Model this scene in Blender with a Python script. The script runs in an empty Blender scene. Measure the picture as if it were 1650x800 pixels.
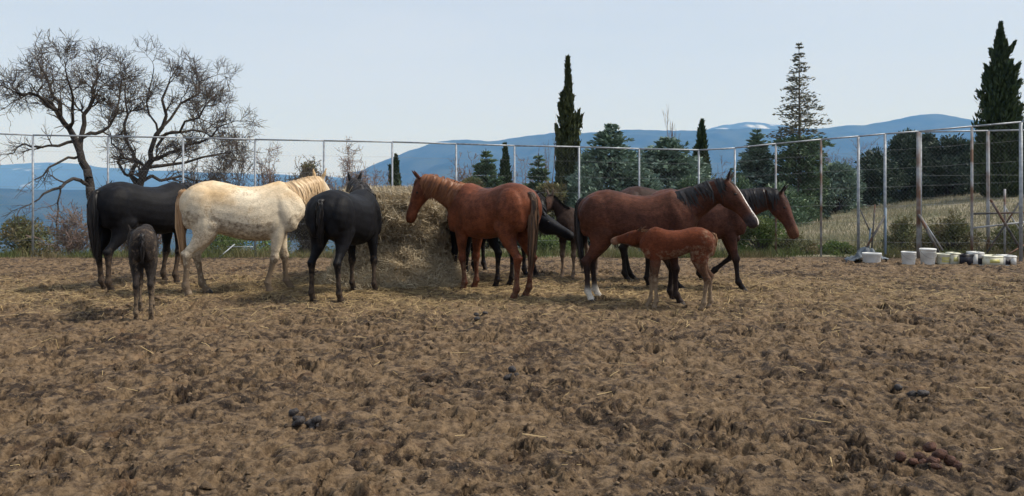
import bpy, math, random
import numpy as np
from mathutils import Vector

random.seed(7)
RNG = np.random.default_rng(11)
R = math.radians
SC = bpy.context.scene
COL = SC.collection

# ------------------------------------------------------------------ camera
CAM_H, F, CX, HOR = 1.6, 1250.0, 825.0, 290.0
cd = bpy.data.cameras.new('camera')
cam = bpy.data.objects.new('camera', cd)
COL.objects.link(cam)
cam.location = (0, 0, CAM_H)
cam.rotation_euler = (R(90), 0, 0)
cd.sensor_width = 36
cd.lens = 36 * F / 1650
cd.shift_y = (HOR - 400) / 1650
cd.clip_start = 0.1
cd.clip_end = 60000
SC.camera = cam

# ------------------------------------------------------------------ sky and sun
SUN_EL, SUN_AZ = R(50), R(88)          # azimuth from +Y towards +X
w = bpy.data.worlds.new('World')
SC.world = w
w.use_nodes = True
nt = w.node_tree
for n in list(nt.nodes):
    nt.nodes.remove(n)
out = nt.nodes.new('ShaderNodeOutputWorld')
bg = nt.nodes.new('ShaderNodeBackground')
sky = nt.nodes.new('ShaderNodeTexSky')
sky.sky_type = 'NISHITA'
sky.sun_disc = False
sky.sun_elevation = SUN_EL
sky.sun_rotation = SUN_AZ
sky.altitude = 300
sky.air_density = 1.0
sky.dust_density = 0.6
mix = nt.nodes.new('ShaderNodeMix')
mix.data_type = 'RGBA'
mix.inputs[0].default_value = 0.72
tc = nt.nodes.new('ShaderNodeTexCoord')
mp = nt.nodes.new('ShaderNodeMapping')
mp.inputs['Scale'].default_value = (1.0, 1.0, 5.0)
cn = nt.nodes.new('ShaderNodeTexNoise')
cn.inputs['Scale'].default_value = 1.6
cn.inputs['Detail'].default_value = 5
cr = nt.nodes.new('ShaderNodeMapRange')
cr.inputs[1].default_value = 0.35
cr.inputs[2].default_value = 0.7
cr.inputs[3].default_value = 0.70
cr.inputs[4].default_value = 0.92
nt.links.new(tc.outputs['Generated'], mp.inputs[0])
nt.links.new(mp.outputs[0], cn.inputs[0])
nt.links.new(cn.outputs[0], cr.inputs[0])
nt.links.new(cr.outputs[0], mix.inputs[0])
nt.links.new(sky.outputs[0], mix.inputs[6])
mix.inputs[7].default_value = (5.2, 5.8, 6.75, 1)       # thin even cloud veil
nt.links.new(mix.outputs[2], bg.inputs[0])
bg.inputs[1].default_value = 0.072
nt.links.new(bg.outputs[0], out.inputs[0])

sd = bpy.data.lights.new('sun', 'SUN')
sd.energy = 2.7
sd.angle = R(13)
sd.color = (1.0, 0.95, 0.88)
so = bpy.data.objects.new('sun', sd)
COL.objects.link(so)
sdir = Vector((math.sin(SUN_AZ) * math.cos(SUN_EL), math.cos(SUN_AZ) * math.cos(SUN_EL), math.sin(SUN_EL)))
so.rotation_euler = (-sdir).to_track_quat('-Z', 'Y').to_euler()
so.location = (0, 0, 30)

SC.view_settings.view_transform = 'Standard'
SC.view_settings.look = 'None'
SC.view_settings.exposure = 0.85
SC.view_settings.gamma = 1
SC.render.engine = 'CYCLES'
SC.cycles.use_denoising = True
SC.cycles.max_bounces = 6
SC.cycles.volume_bounces = 1
SC.cycles.transparent_max_bounces = 8


# ------------------------------------------------------------------ helpers
def P(px, py, Y):
    """photo pixel at depth Y -> world point"""
    return np.array([(px - CX) / F * Y, Y, CAM_H - (py - HOR) / F * Y])


def sx(px, Y):
    return (px - CX) / F * Y


def tag(o, label=None, cat=None, group=None, kind=None):
    if label: o['label'] = label
    if cat: o['category'] = cat
    if group: o['group'] = group
    if kind: o['kind'] = kind
    return o


def empty(name, loc, rz=0):
    o = bpy.data.objects.new(name, None)
    o.location = tuple(float(v) for v in loc)
    o.rotation_euler = (0, 0, rz)
    COL.objects.link(o)
    return o


def mesh_arrays(name, V, faces, smooth=False):
    """V (n,3); faces: list of int arrays (m,k)"""
    V = np.asarray(V, dtype=np.float32).reshape(-1, 3)
    me = bpy.data.meshes.new(name)
    me.vertices.add(len(V))
    me.vertices.foreach_set('co', V.ravel())
    faces = [np.asarray(f, dtype=np.int32) for f in faces if len(f)]
    loops = np.concatenate([f.ravel() for f in faces])
    tot = np.concatenate([np.full(len(f), f.shape[1], dtype=np.int32) for f in faces])
    start = np.concatenate([[0], np.cumsum(tot)[:-1]]).astype(np.int32)
    me.loops.add(len(loops))
    me.loops.foreach_set('vertex_index', loops)
    me.polygons.add(len(tot))
    me.polygons.foreach_set('loop_start', start)
    me.polygons.foreach_set('loop_total', tot)
    if smooth:
        me.polygons.foreach_set('use_smooth', np.ones(len(tot), dtype=bool))
    me.update(calc_edges=True)
    return me


class MB:
    """collects geometry, builds ONE mesh object"""
    def __init__(s):
        s.V, s.F, s.n = [], [], 0

    def add(s, V, F):
        V = np.asarray(V, float).reshape(-1, 3)
        s.V.append(V)
        s.F.append(np.asarray(F, int) + s.n)
        s.n += len(V)

    def tubes(s, P0, P1, r0, r1, sides=4, cap=False):
        P0 = np.asarray(P0, float).reshape(-1, 3); P1 = np.asarray(P1, float).reshape(-1, 3)
        N = len(P0)
        r0 = np.broadcast_to(np.asarray(r0, float), (N,)); r1 = np.broadcast_to(np.asarray(r1, float), (N,))
        D = P1 - P0
        L = np.linalg.norm(D, axis=1, keepdims=True) + 1e-9
        D = D / L
        A = np.where(np.abs(D[:, 2:3]) < 0.9, np.array([[0, 0, 1.0]]), np.array([[1.0, 0, 0]]))
        U = np.cross(D, A); U /= np.linalg.norm(U, axis=1, keepdims=True) + 1e-9
        W = np.cross(D, U)
        a = np.arange(sides) * 2 * math.pi / sides
        ring = np.cos(a)[None, :, None] * U[:, None, :] + np.sin(a)[None, :, None] * W[:, None, :]
        V = np.concatenate([P0[:, None] + ring * r0[:, None, None], P1[:, None] + ring * r1[:, None, None]], 1)
        base = (np.arange(N) * 2 * sides)[:, None, None]
        i = np.arange(sides); j = (i + 1) % sides
        f = np.stack([i, j, j + sides, i + sides], 1)[None] + base
        s.add(V.reshape(-1, 3), f.reshape(-1, 4))
        if cap:
            n0 = s.n
            off = n0 - N * 2 * sides
            for k in range(N):
                o = off + k * 2 * sides
                s.F.append(np.array([list(range(o, o + sides))[::-1]]))
                s.F.append(np.array([list(range(o + sides, o + 2 * sides))]))

    def quads(s, C, U, W):
        """diamond leaves: centre, half long axis, half short axis"""
        V = np.stack([C - U, C + W, C + U, C - W], 1)
        N = len(C)
        s.add(V.reshape(-1, 3), np.arange(4 * N).reshape(-1, 4))

    def box(s, lo, hi):
        x0, y0, z0 = lo; x1, y1, z1 = hi
        V = [(x0, y0, z0), (x1, y0, z0), (x1, y1, z0), (x0, y1, z0), (x0, y0, z1), (x1, y0, z1), (x1, y1, z1), (x0, y1, z1)]
        s.add(V, [(0, 3, 2, 1), (4, 5, 6, 7), (0, 1, 5, 4), (1, 2, 6, 5), (2, 3, 7, 6), (3, 0, 4, 7)])

    def lathe(s, prof, sides=20, c=(0, 0, 0), sq=1.0):
        """prof [(r,z)]; open"""
        a = np.arange(sides) * 2 * math.pi / sides
        V = np.concatenate([np.stack([r * np.cos(a), r * np.sin(a) * sq, np.full(sides, z)], 1) for r, z in prof]) + np.array(c)
        F = []
        for k in range(len(prof) - 1):
            for i in range(sides):
                j = (i + 1) % sides
                F.append((k * sides + i, k * sides + j, (k + 1) * sides + j, (k + 1) * sides + i))
        s.add(V, F)

    def ring_tube(s, rings, cap=True):
        """rings: list of (m,3) arrays"""
        m = len(rings[0]); k = len(rings)
        V = np.concatenate(rings)
        n0 = s.n
        i = np.arange(m); j = (i + 1) % m
        F = np.concatenate([np.stack([i, j, j + m, i + m], 1) + r * m for r in range(k - 1)])
        s.add(V, F)
        if cap:
            c0 = rings[0].mean(0); c1 = rings[-1].mean(0)
            n1 = s.n
            s.V.append(np.array([c0, c1])); s.n += 2
            s.F.append(np.stack([j + n0, i + n0, np.full(m, n1)], 1))
            o = n0 + (k - 1) * m
            s.F.append(np.stack([i + o, j + o, np.full(m, n1 + 1)], 1))

    def mesh(s, name, smooth=False):
        by = {}
        for f in s.F:
            by.setdefault(f.shape[1], []).append(f)
        return mesh_arrays(name, np.concatenate(s.V), [np.concatenate(v) for v in by.values()], smooth)

    def build(s, name, mat, parent=None, smooth=False, origin=None):
        if origin is not None:
            s.V = [v - np.asarray(origin, float) for v in s.V]
        me = s.mesh(name, smooth)
        o = bpy.data.objects.new(name, me)
        if mat: me.materials.append(mat)
        COL.objects.link(o)
        if parent is not None: o.parent = parent
        if origin is not None: o.location = tuple(float(v) for v in origin)
        return o


def unit(v):
    v = np.asarray(v, float)
    return v / (np.linalg.norm(v, axis=-1, keepdims=True) + 1e-12)


def mat_base(name, rough=0.8, spec=0.3):
    m = bpy.data.materials.new(name)
    m.use_nodes = True
    b = m.node_tree.nodes['Principled BSDF']
    b.inputs['Roughness'].default_value = rough
    b.inputs['Specular IOR Level'].default_value = spec
    return m, m.node_tree, b


def node(nt, t, **kw):
    n = nt.nodes.new(t)
    for k, v in kw.items():
        setattr(n, k, v)
    return n


def noise_mat(name, c1, c2, scale=8.0, rough=0.8, bump=0.0, bscale=40.0, spec=0.3, c3=None, scale3=2.0, t3=(0.5, 0.65), metallic=0.0, lo=0.35, hi=0.65, bdist=0.02):
    m, nt, b = mat_base(name, rough, spec)
    b.inputs['Metallic'].default_value = metallic
    tc = node(nt, 'ShaderNodeTexCoord')
    n1 = node(nt, 'ShaderNodeTexNoise'); n1.inputs['Scale'].default_value = scale; n1.inputs['Detail'].default_value = 6
    nt.links.new(tc.outputs['Object'], n1.inputs[0])
    r = node(nt, 'ShaderNodeValToRGB')
    r.color_ramp.elements[0].position = lo; r.color_ramp.elements[0].color = (*c1, 1)
    r.color_ramp.elements[1].position = hi; r.color_ramp.elements[1].color = (*c2, 1)
    nt.links.new(n1.outputs[0], r.inputs[0])
    colout = r.outputs[0]
    if c3:
        n3 = node(nt, 'ShaderNodeTexNoise'); n3.inputs['Scale'].default_value = scale3; n3.inputs['Detail'].default_value = 4
        nt.links.new(tc.outputs['Object'], n3.inputs[0])
        mr = node(nt, 'ShaderNodeMapRange'); mr.inputs[1].default_value = t3[0]; mr.inputs[2].default_value = t3[1]
        nt.links.new(n3.outputs[0], mr.inputs[0])
        mx = node(nt, 'ShaderNodeMix', data_type='RGBA')
        nt.links.new(mr.outputs[0], mx.inputs[0]); nt.links.new(colout, mx.inputs[6])
        mx.inputs[7].default_value = (*c3, 1)
        colout = mx.outputs[2]
    nt.links.new(colout, b.inputs['Base Color'])
    if bump:
        n2 = node(nt, 'ShaderNodeTexNoise'); n2.inputs['Scale'].default_value = bscale; n2.inputs['Detail'].default_value = 5
        nt.links.new(tc.outputs['Object'], n2.inputs[0])
        bp = node(nt, 'ShaderNodeBump'); bp.inputs['Strength'].default_value = bump; bp.inputs['Distance'].default_value = bdist
        nt.links.new(n2.outputs[0], bp.inputs['Height']); nt.links.new(bp.outputs[0], b.inputs['Normal'])
    return m


def leaf_mat(name, c1, c2, c3=None, rough=0.6, trans=0.25, nscale=1.5):
    """per-leaf random colour between c1 and c2, clump noise towards c3"""
    m, nt, b = mat_base(name, rough, 0.25)
    g = node(nt, 'ShaderNodeNewGeometry')
    r = node(nt, 'ShaderNodeValToRGB')
    r.color_ramp.elements[0].color = (*c1, 1); r.color_ramp.elements[1].color = (*c2, 1)
    nt.links.new(g.outputs['Random Per Island'], r.inputs[0])
    c = r.outputs[0]
    if c3:
        tc = node(nt, 'ShaderNodeTexCoord')
        n = node(nt, 'ShaderNodeTexNoise'); n.inputs['Scale'].default_value = nscale; n.inputs['Detail'].default_value = 3
        nt.links.new(tc.outputs['Object'], n.inputs[0])
        mr = node(nt, 'ShaderNodeMapRange'); mr.inputs[1].default_value = 0.42; mr.inputs[2].default_value = 0.62
        nt.links.new(n.outputs[0], mr.inputs[0])
        mx = node(nt, 'ShaderNodeMix', data_type='RGBA')
        nt.links.new(mr.outputs[0], mx.inputs[0]); nt.links.new(c, mx.inputs[6]); mx.inputs[7].default_value = (*c3, 1)
        c = mx.outputs[2]
    nt.links.new(c, b.inputs['Base Color'])
    if trans:
        tr = node(nt, 'ShaderNodeBsdfTranslucent')
        nt.links.new(c, tr.inputs[0])
        ms = node(nt, 'ShaderNodeMixShader'); ms.inputs[0].default_value = trans
        nt.links.new(b.outputs[0], ms.inputs[1]); nt.links.new(tr.outputs[0], ms.inputs[2])
        nt.links.new(ms.outputs[0], nt.nodes['Material Output'].inputs[0])
    return m


def field(ny, nx, cell, lo, hi, rng, slope=0.0):
    """band limited periodic noise field, wavelengths lo..hi metres, unit std"""
    f = np.fft.rfft2(rng.standard_normal((ny, nx)).astype(np.float32))
    ky = np.fft.fftfreq(ny, cell)[:, None]; kx = np.fft.rfftfreq(nx, cell)[None]
    k = np.sqrt(kx * kx + ky * ky) + 1e-6
    wl = 1.0 / k
    band = np.exp(-np.maximum(0, np.log(lo / wl)) ** 2 * 8) * np.exp(-np.maximum(0, np.log(wl / hi)) ** 2 * 8) * k ** slope
    h = np.fft.irfft2(f * band, s=(ny, nx))
    return (h / h.std()).astype(np.float32)


def vnoise(x, y, seed=0):
    """cheap smooth 2D value noise on arrays, range -1..1"""
    def h(i, j):
        v = np.sin(i * 127.1 + j * 311.7 + seed * 74.7) * 43758.5453
        return (v - np.floor(v)) * 2 - 1
    xi = np.floor(x); yi = np.floor(y); fx = x - xi; fy = y - yi
    fx = fx * fx * (3 - 2 * fx); fy = fy * fy * (3 - 2 * fy)
    a = h(xi, yi); b = h(xi + 1, yi); c = h(xi, yi + 1); d = h(xi + 1, yi + 1)
    return (a * (1 - fx) + b * fx) * (1 - fy) + (c * (1 - fx) + d * fx) * fy


def fbm(x, y, oct=4, seed=0):
    s = 0; a = 1
    for k in range(oct):
        s = s + a * vnoise(x * 2 ** k, y * 2 ** k, seed + k * 13)
        a *= 0.5
    return s


# ------------------------------------------------------------------ terrain beyond the paddock
EDGE = 15.9          # the trampled paddock ends here


def terr(x, y):
    """height of the hillside outside the paddock"""
    x = np.asarray(x, float); y = np.asarray(y, float)
    yy = np.maximum(y, 1.0)
    az = x / yy * F + CX
    s = np.interp(az, [-1500, -200, 300, 735, 1000, 1200, 1290, 1650, 2100, 3500],
                  [-0.13, -0.125, -0.11, -0.09, -0.075, -0.056, -0.044, -0.009, 0.015, 0.03])
    yc = 40.0
    zc = CAM_H + s * yc
    t = np.clip((yy - EDGE) / (yc - EDGE), 0, 1)
    z = zc * t
    z = np.where(yy > yc, zc - 0.10 * (yy - yc) - 0.0015 * (yy - yc) ** 2, z)
    z = z + 0.10 * fbm(x * 0.35, yy * 0.35, 4, 5) * np.clip((yy - EDGE) / 4, 0, 1)
    z = z - 0.05 * np.clip((EDGE + 0.3 - yy) / 0.5, 0, 1)
    return np.maximum(z, -260)


def grid_mesh(name, X, Y, Z, smooth=True):
    ny, nx = X.shape
    V = np.stack([X, Y, Z], -1).reshape(-1, 3)
    i = np.arange((ny - 1) * nx).reshape(ny - 1, nx)[:, :-1]
    F_ = np.stack([i, i + 1, i + nx + 1, i + nx], -1).reshape(-1, 4)
    return mesh_arrays(name, V, [F_], smooth)


def grid_obj(name, X, Y, Z, mat):
    me = grid_mesh(name, X, Y, Z)
    me.materials.append(mat)
    o = bpy.data.objects.new(name, me)
    COL.objects.link(o)
    return o


M = {}
M['dry_slope'] = noise_mat('dry_grass_slope', (0.17, 0.145, 0.09), (0.30, 0.26, 0.18), scale=1.4, rough=0.95, bump=0.9, bscale=9, bdist=0.2,
                           c3=(0.10, 0.115, 0.045), scale3=0.28, t3=(0.52, 0.68))
u = np.linspace(-1, 1, 150)
yr = EDGE - 0.25 + np.concatenate([np.linspace(0, 30, 150), 30 + np.geomspace(0.5, 900, 60)])
UU, YY = np.meshgrid(u, yr)
XX = UU * (YY * 1.6 + 6)
tag(grid_obj('hillside', XX, YY, terr(XX, YY), M['dry_slope']), kind='structure')

M['valley'] = noise_mat('valley_land', (0.02, 0.035, 0.018), (0.06, 0.06, 0.035), scale=0.004, rough=1, spec=0)
rr = np.concatenate([[0], np.geomspace(50, 26000, 40)])
aa = np.linspace(0, 2 * math.pi, 73)
A_, R_ = np.meshgrid(aa, rr)
tag(grid_obj('valley', R_ * np.cos(A_), R_ * np.sin(A_), np.full_like(R_, -262.0) + 6 * fbm(R_ * np.cos(A_) / 900, R_ * np.sin(A_) / 900, 3, 3), M['valley']), kind='structure')


def ridge(name, prof, dist, depth, mat, rough, seed):
    """a mountain range: skyline from (px, py) points at a distance, with real depth and relief"""
    px = np.array([p[0] for p in prof], float); py = np.array([p[1] for p in prof], float)
    a = np.linspace(px[0], px[-1], 300)
    # smooth the skyline
    top = np.interp(a, px, py)
    kern = np.hanning(15); kern /= kern.sum()
    top = np.convolve(np.pad(top, 7, mode='edge'), kern, 'valid')
    t = np.linspace(0, 1, 44)
    A, T = np.meshgrid(a, t)
    Y = dist - depth * 0.62 + T * depth
    X = (A - CX) / F * dist * (0.9 + 0.1 * Y / dist)
    ztop = CAM_H - (np.interp(A, a, top) - HOR) / F * dist
    shape = np.where(T < 0.62, (T / 0.62), np.clip((1 - T) / 0.38, 0, 1))
    shape = shape ** 0.9
    n = fbm(X / dist * 14, Y / dist * 14, 5, seed)
    n2 = 1 - np.abs(fbm(X / dist * 9, Y / dist * 5 + X / dist * 3, 4, seed + 5))
    Z = -300 + (ztop + 300) * shape + rough * dist * (n * 0.6 + (n2 - 0.6)) * np.sin(np.pi * np.clip(shape, 0, 1)) * 1.3
    Z += rough * dist * 0.10 * fbm(X / dist * 60, Y / dist * 60, 3, seed + 2) * shape
    return tag(grid_obj(name, X, Y, Z, mat), kind='structure')


M['forest_hill'] = noise_mat('forested_mountain', (0.012, 0.024, 0.014), (0.04, 0.05, 0.028), scale=0.004, rough=1, spec=0)
M['far_hill'] = noise_mat('faintly_snowy_mountain', (0.02, 0.03, 0.025), (0.4, 0.43, 0.48), scale=0.0028, rough=1, spec=0, lo=0.62, hi=0.72)
M['snow_hill'] = noise_mat('snowy_mountain', (0.03, 0.04, 0.035), (0.5, 0.53, 0.58), scale=0.0028, rough=1, spec=0, lo=0.56, hi=0.66)
ridge('mountain_ridge', [(480, 330), (560, 292), (600, 265), (640, 250), (690, 231), (735, 222), (790, 227), (850, 218), (890, 212), (950, 213), (1005, 206), (1050, 209),
                         (1100, 210), (1150, 208), (1200, 206), (1270, 206), (1330, 205), (1400, 199), (1450, 189), (1485, 181), (1520, 182), (1550, 191), (1600, 194),
                         (1680, 190), (1800, 205), (2000, 220)], 8200, 5200, M['forest_hill'], 0.010, 1)
ridge('snowy_ridge', [(1000, 225), (1080, 214), (1130, 208), (1165, 199), (1200, 195), (1240, 198), (1290, 206), (1340, 214), (1420, 225)], 11500, 4000, M['snow_hill'], 0.008, 8)
ridge('distant_ridge', [(-500, 270), (-200, 268), (-60, 270), (0, 266), (50, 262), (95, 260), (135, 265), (200, 272), (300, 276), (420, 281), (520, 283), (620, 290), (700, 300)], 11800, 4500, M['far_hill'], 0.008, 4)
ridge('wooded_ridge', [(-600, 300), (-200, 302), (0, 303), (90, 306), (160, 305), (260, 302), (380, 300), (480, 303), (600, 312), (720, 330), (800, 345)], 5200, 3600, M['forest_hill'], 0.008, 6)

# ------------------------------------------------------------------ trampled mud paddock
CELL = 0.0105
GX0, GX1, GY0, GY1 = -14.5, 14.5, 0.6, 16.6
nx = int((GX1 - GX0) / CELL); ny = int((GY1 - GY0) / CELL)


def sample(H, x, y):
    fx = np.clip((x - GX0) / CELL, 0, nx - 2.001); fy = np.clip((y - GY0) / CELL, 0, ny - 2.001)
    ix = fx.astype(np.int32); iy = fy.astype(np.int32)
    fx = fx - ix; fy = fy - iy
    return (H[iy, ix] * (1 - fx) + H[iy, ix + 1] * fx) * (1 - fy) + (H[iy + 1, ix] * (1 - fx) + H[iy + 1, ix + 1] * fx) * fy


def make_mud():
    rng = np.random.default_rng(5)
    big = field(ny, nx, CELL, 0.6, 2.5, rng)
    mid = field(ny, nx, CELL, 0.20, 0.60, rng)
    lump = field(ny, nx, CELL, 0.09, 0.24, rng)
    fine = field(ny, nx, CELL, 0.03, 0.08, rng)
    torn = 0.5 + 0.5 * np.tanh(1.3 * field(ny, nx, CELL, 0.35, 1.4, rng) + 0.35)     # torn up against smooth trodden patches
    H = 0.014 * big + 0.013 * mid
    small = field(ny, nx, CELL, 0.05, 0.13, rng)
    pits = -np.clip(-(small + 0.15), 0, 1.6) ** 0.8
    H += (0.15 + 0.85 * torn) * (0.016 * np.clip(lump, -1.5, 0.5) + 0.019 * pits + 0.015 * np.tanh(3.2 * (field(ny, nx, CELL, 0.17, 0.42, rng) + 0.25 * lump))) + (0.3 + 0.7 * torn) * 0.0035 * fine
    # hoof prints and thrown clods
    xs = np.arange(nx); ys = np.arange(ny)
    for k in range(9300):
        x = rng.uniform(GX0 + .4, GX1 - .4); y = GY0 + .4 + (GY1 - GY0 - .8) * rng.random() ** 1.15
        hole = k < 7600
        r = (rng.uniform(0.045, 0.10) if k < 2400 else rng.uniform(0.018, 0.045)) if hole else rng.uniform(0.03, 0.08)
        a = rng.uniform(0, 6.28); el = rng.uniform(0.75, 1.0) if hole else rng.uniform(0.5, 1.0)
        R2 = r * 2.0
        i0 = int((x - R2 - GX0) / CELL); i1 = int((x + R2 - GX0) / CELL); j0 = int((y - R2 - GY0) / CELL); j1 = int((y + R2 - GY0) / CELL)
        X = (xs[i0:i1] * CELL + GX0 - x)[None]; Y = (ys[j0:j1] * CELL + GY0 - y)[:, None]
        u = (X * math.cos(a) + Y * math.sin(a)) / r; v = (-X * math.sin(a) + Y * math.cos(a)) / (r * el)
        d = np.maximum(np.sqrt(u * u + v * v) + 0.34 * lump[j0:j1, i0:i1] + 0.22 * small[j0:j1, i0:i1], 0)
        if hole:
            dp = rng.uniform(0.4, 1.05) * r * (0.4 + 0.6 * float(torn[(j0 + j1) // 2, (i0 + i1) // 2]))
            H[j0:j1, i0:i1] += -dp * np.clip(1.15 - d ** 3, 0, 1) + 0.016 * np.exp(-((d - 1.25) / 0.22) ** 2) * (1 + 0.8 * mid[j0:j1, i0:i1])
        else:
            hh = rng.uniform(0.15, 0.40) * r
            H[j0:j1, i0:i1] += hh * np.clip(1.1 - d ** 2.5, 0, 1)
    # shear the surface sideways so that edges crumble and overhang
    wx = field(ny, nx, CELL, 0.10, 0.35, rng) * 0.018 + field(ny, nx, CELL, 0.04, 0.09, rng) * 0.007
    wy = field(ny, nx, CELL, 0.10, 0.35, rng) * 0.018 + field(ny, nx, CELL, 0.04, 0.09, rng) * 0.007
    jj, ii = np.meshgrid(np.arange(ny), np.arange(nx), indexing='ij')
    H = H[np.clip(jj + wy / CELL, 0, ny - 1).astype(np.int32), np.clip(ii + wx / CELL, 0, nx - 1).astype(np.int32)]
    H -= H.mean()
    H = np.where(H > 0, H * 0.75, H * 1.05)          # trodden flat on top
    return H


MUD = make_mud()
# where straw has been trodden in (round the hay and under the herd)


def straw_density(x, y):
    d = np.exp(-((y - 11.0) / 1.5) ** 2) * (0.55 + 0.45 * np.exp(-((x + 0.5) / 5.5) ** 2))
    return np.clip(d * (0.75 + 0.5 * fbm(x * 0.8, y * 0.8, 3, 21)), 0, 1)


def mud_z(x, y):
    """final paddock surface height"""
    x = np.asarray(x, float); y = np.asarray(y, float)
    z = sample(MUD, x, y)
    z = z * np.interp(y, [0, 9, 13, 16], [0.95, 1.0, 0.9, 0.7])
    e = np.clip((y - (EDGE - 0.55)) / 0.5, 0, 1)
    return z * (1 - e) + 0.012 * e


def mud_material():
    m, nt, b = mat_base('trampled_mud', 0.9, 0.25)
    L = nt.links.new
    tc = node(nt, 'ShaderNodeTexCoord')

    def nz(scale, detail=6, rough=0.6):
        n = node(nt, 'ShaderNodeTexNoise')
        n.inputs['Scale'].default_value = scale; n.inputs['Detail'].default_value = detail; n.inputs['Roughness'].default_value = rough
        L(tc.outputs['Object'], n.inputs[0])
        return n.outputs[0]

    def rng_(o, a, b_, c=0, d=1):
        r = node(nt, 'ShaderNodeMapRange')
        for k, v in enumerate((a, b_, c, d)): r.inputs[k + 1].default_value = v
        L(o, r.inputs[0])
        return r.outputs[0]

    def mixc(f, a, c):
        x = node(nt, 'ShaderNodeMix', data_type='RGBA')
        if isinstance(f, float): x.inputs[0].default_value = f
        else: L(f, x.inputs[0])
        for i, v in ((6, a), (7, c)):
            if isinstance(v, tuple): x.inputs[i].default_value = (*v, 1)
            else: L(v, x.inputs[i])
        return x.outputs[2]
    dry = mixc(rng_(nz(15.0, 8, 0.7), 0.38, 0.62), (0.080, 0.051, 0.028), (0.225, 0.153, 0.089))
    wet = mixc(rng_(nz(23.0, 6), 0.35, 0.65), (0.016, 0.011, 0.008), (0.052, 0.033, 0.021))
    fw = node(nt, 'ShaderNodeMath', operation='MULTIPLY_ADD'); fw.inputs[1].default_value = 0.55
    L(nz(1.1, 5, 0.6), fw.inputs[0]); L(nz(9.5, 8, 0.7), fw.inputs[2])
    c = mixc(rng_(fw.outputs[0], 0.75, 0.865), dry, wet)
    red = rng_(nz(2.1, 5), 0.60, 0.78, 0, 0.45)
    c = mixc(red, c, (0.20, 0.10, 0.045))
    # trodden straw, from the geometry's own attribute
    at = node(nt, 'ShaderNodeAttribute', attribute_name='straw')
    f = node(nt, 'ShaderNodeMath', operation='MULTIPLY')
    L(at.outputs['Fac'], f.inputs[0]); L(rng_(nz(11, 8, 0.75), 0.42, 0.62, 0, 0.8), f.inputs[1])
    c = mixc(f.outputs[0], c, (0.30, 0.21, 0.11))
    speck = rng_(nz(95.0, 3, 0.6), 0.60, 0.70, 0, 0.55)
    c = mixc(speck, c, (0.26, 0.19, 0.12))
    L(c, b.inputs['Base Color'])
    L(rng_(nz(4.3, 8, 0.75), 0.45, 0.68, 0.95, 0.72), b.inputs['Roughness'])
    bp = node(nt, 'ShaderNodeBump'); bp.inputs['Strength'].default_value = 1.0; bp.inputs['Distance'].default_value = 0.022
    L(nz(55.0, 8, 0.7), bp.inputs['Height']); L(bp.outputs[0], b.inputs['Normal'])
    return m


M['mud'] = mud_material()
rows = np.concatenate([np.geomspace(1.6, 3.4, 36)[:-1], np.geomspace(3.4, EDGE + 0.1, 530)])
cols = np.linspace(-1, 1, 800)
UU, YY = np.meshgrid(cols, rows)
XX = UU * (YY * 0.72 + 2.4)
XX = np.clip(XX, GX0 + .05, GX1 - .05)
me = grid_mesh('ground', XX, YY, mud_z(XX, YY))
me.materials.append(M['mud'])
at = me.attributes.new('straw', 'FLOAT', 'POINT')
at.data.foreach_set('value', straw_density(XX, YY).astype(np.float32).ravel())
tag(tag(bpy.data.objects.new('ground', me)), kind='structure')
COL.objects.link(bpy.data.objects['ground'])
# the same paddock earth carries on outside the picture
Xc, Yc = np.meshgrid(np.linspace(-60, 60, 90), np.linspace(-60, EDGE, 60))
Zc = -0.06 + 0.02 * fbm(Xc * 1.3, Yc * 1.3, 3, 2)
tag(grid_obj('outer_ground', Xc, Yc, Zc, M['mud']), kind='structure')

# ------------------------------------------------------------------ horses
def coat_hair_mat():
    m, nt, b = mat_base('lying_coat_hair', 0.6, 0.15)
    L = nt.links.new
    at = node(nt, 'ShaderNodeAttribute', attribute_name='coat')
    g = node(nt, 'ShaderNodeNewGeometry')
    mr = node(nt, 'ShaderNodeMapRange'); mr.inputs[3].default_value = 0.65; mr.inputs[4].default_value = 1.45
    L(g.outputs['Random Per Island'], mr.inputs[0])
    mul = node(nt, 'ShaderNodeMix', data_type='RGBA', blend_type='MULTIPLY'); mul.inputs[0].default_value = 1
    L(at.outputs['Color'], mul.inputs[6]); L(mr.outputs[0], mul.inputs[7])
    L(mul.outputs[2], b.inputs['Base Color'])
    return m


M['coat_hair'] = coat_hair_mat()


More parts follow.
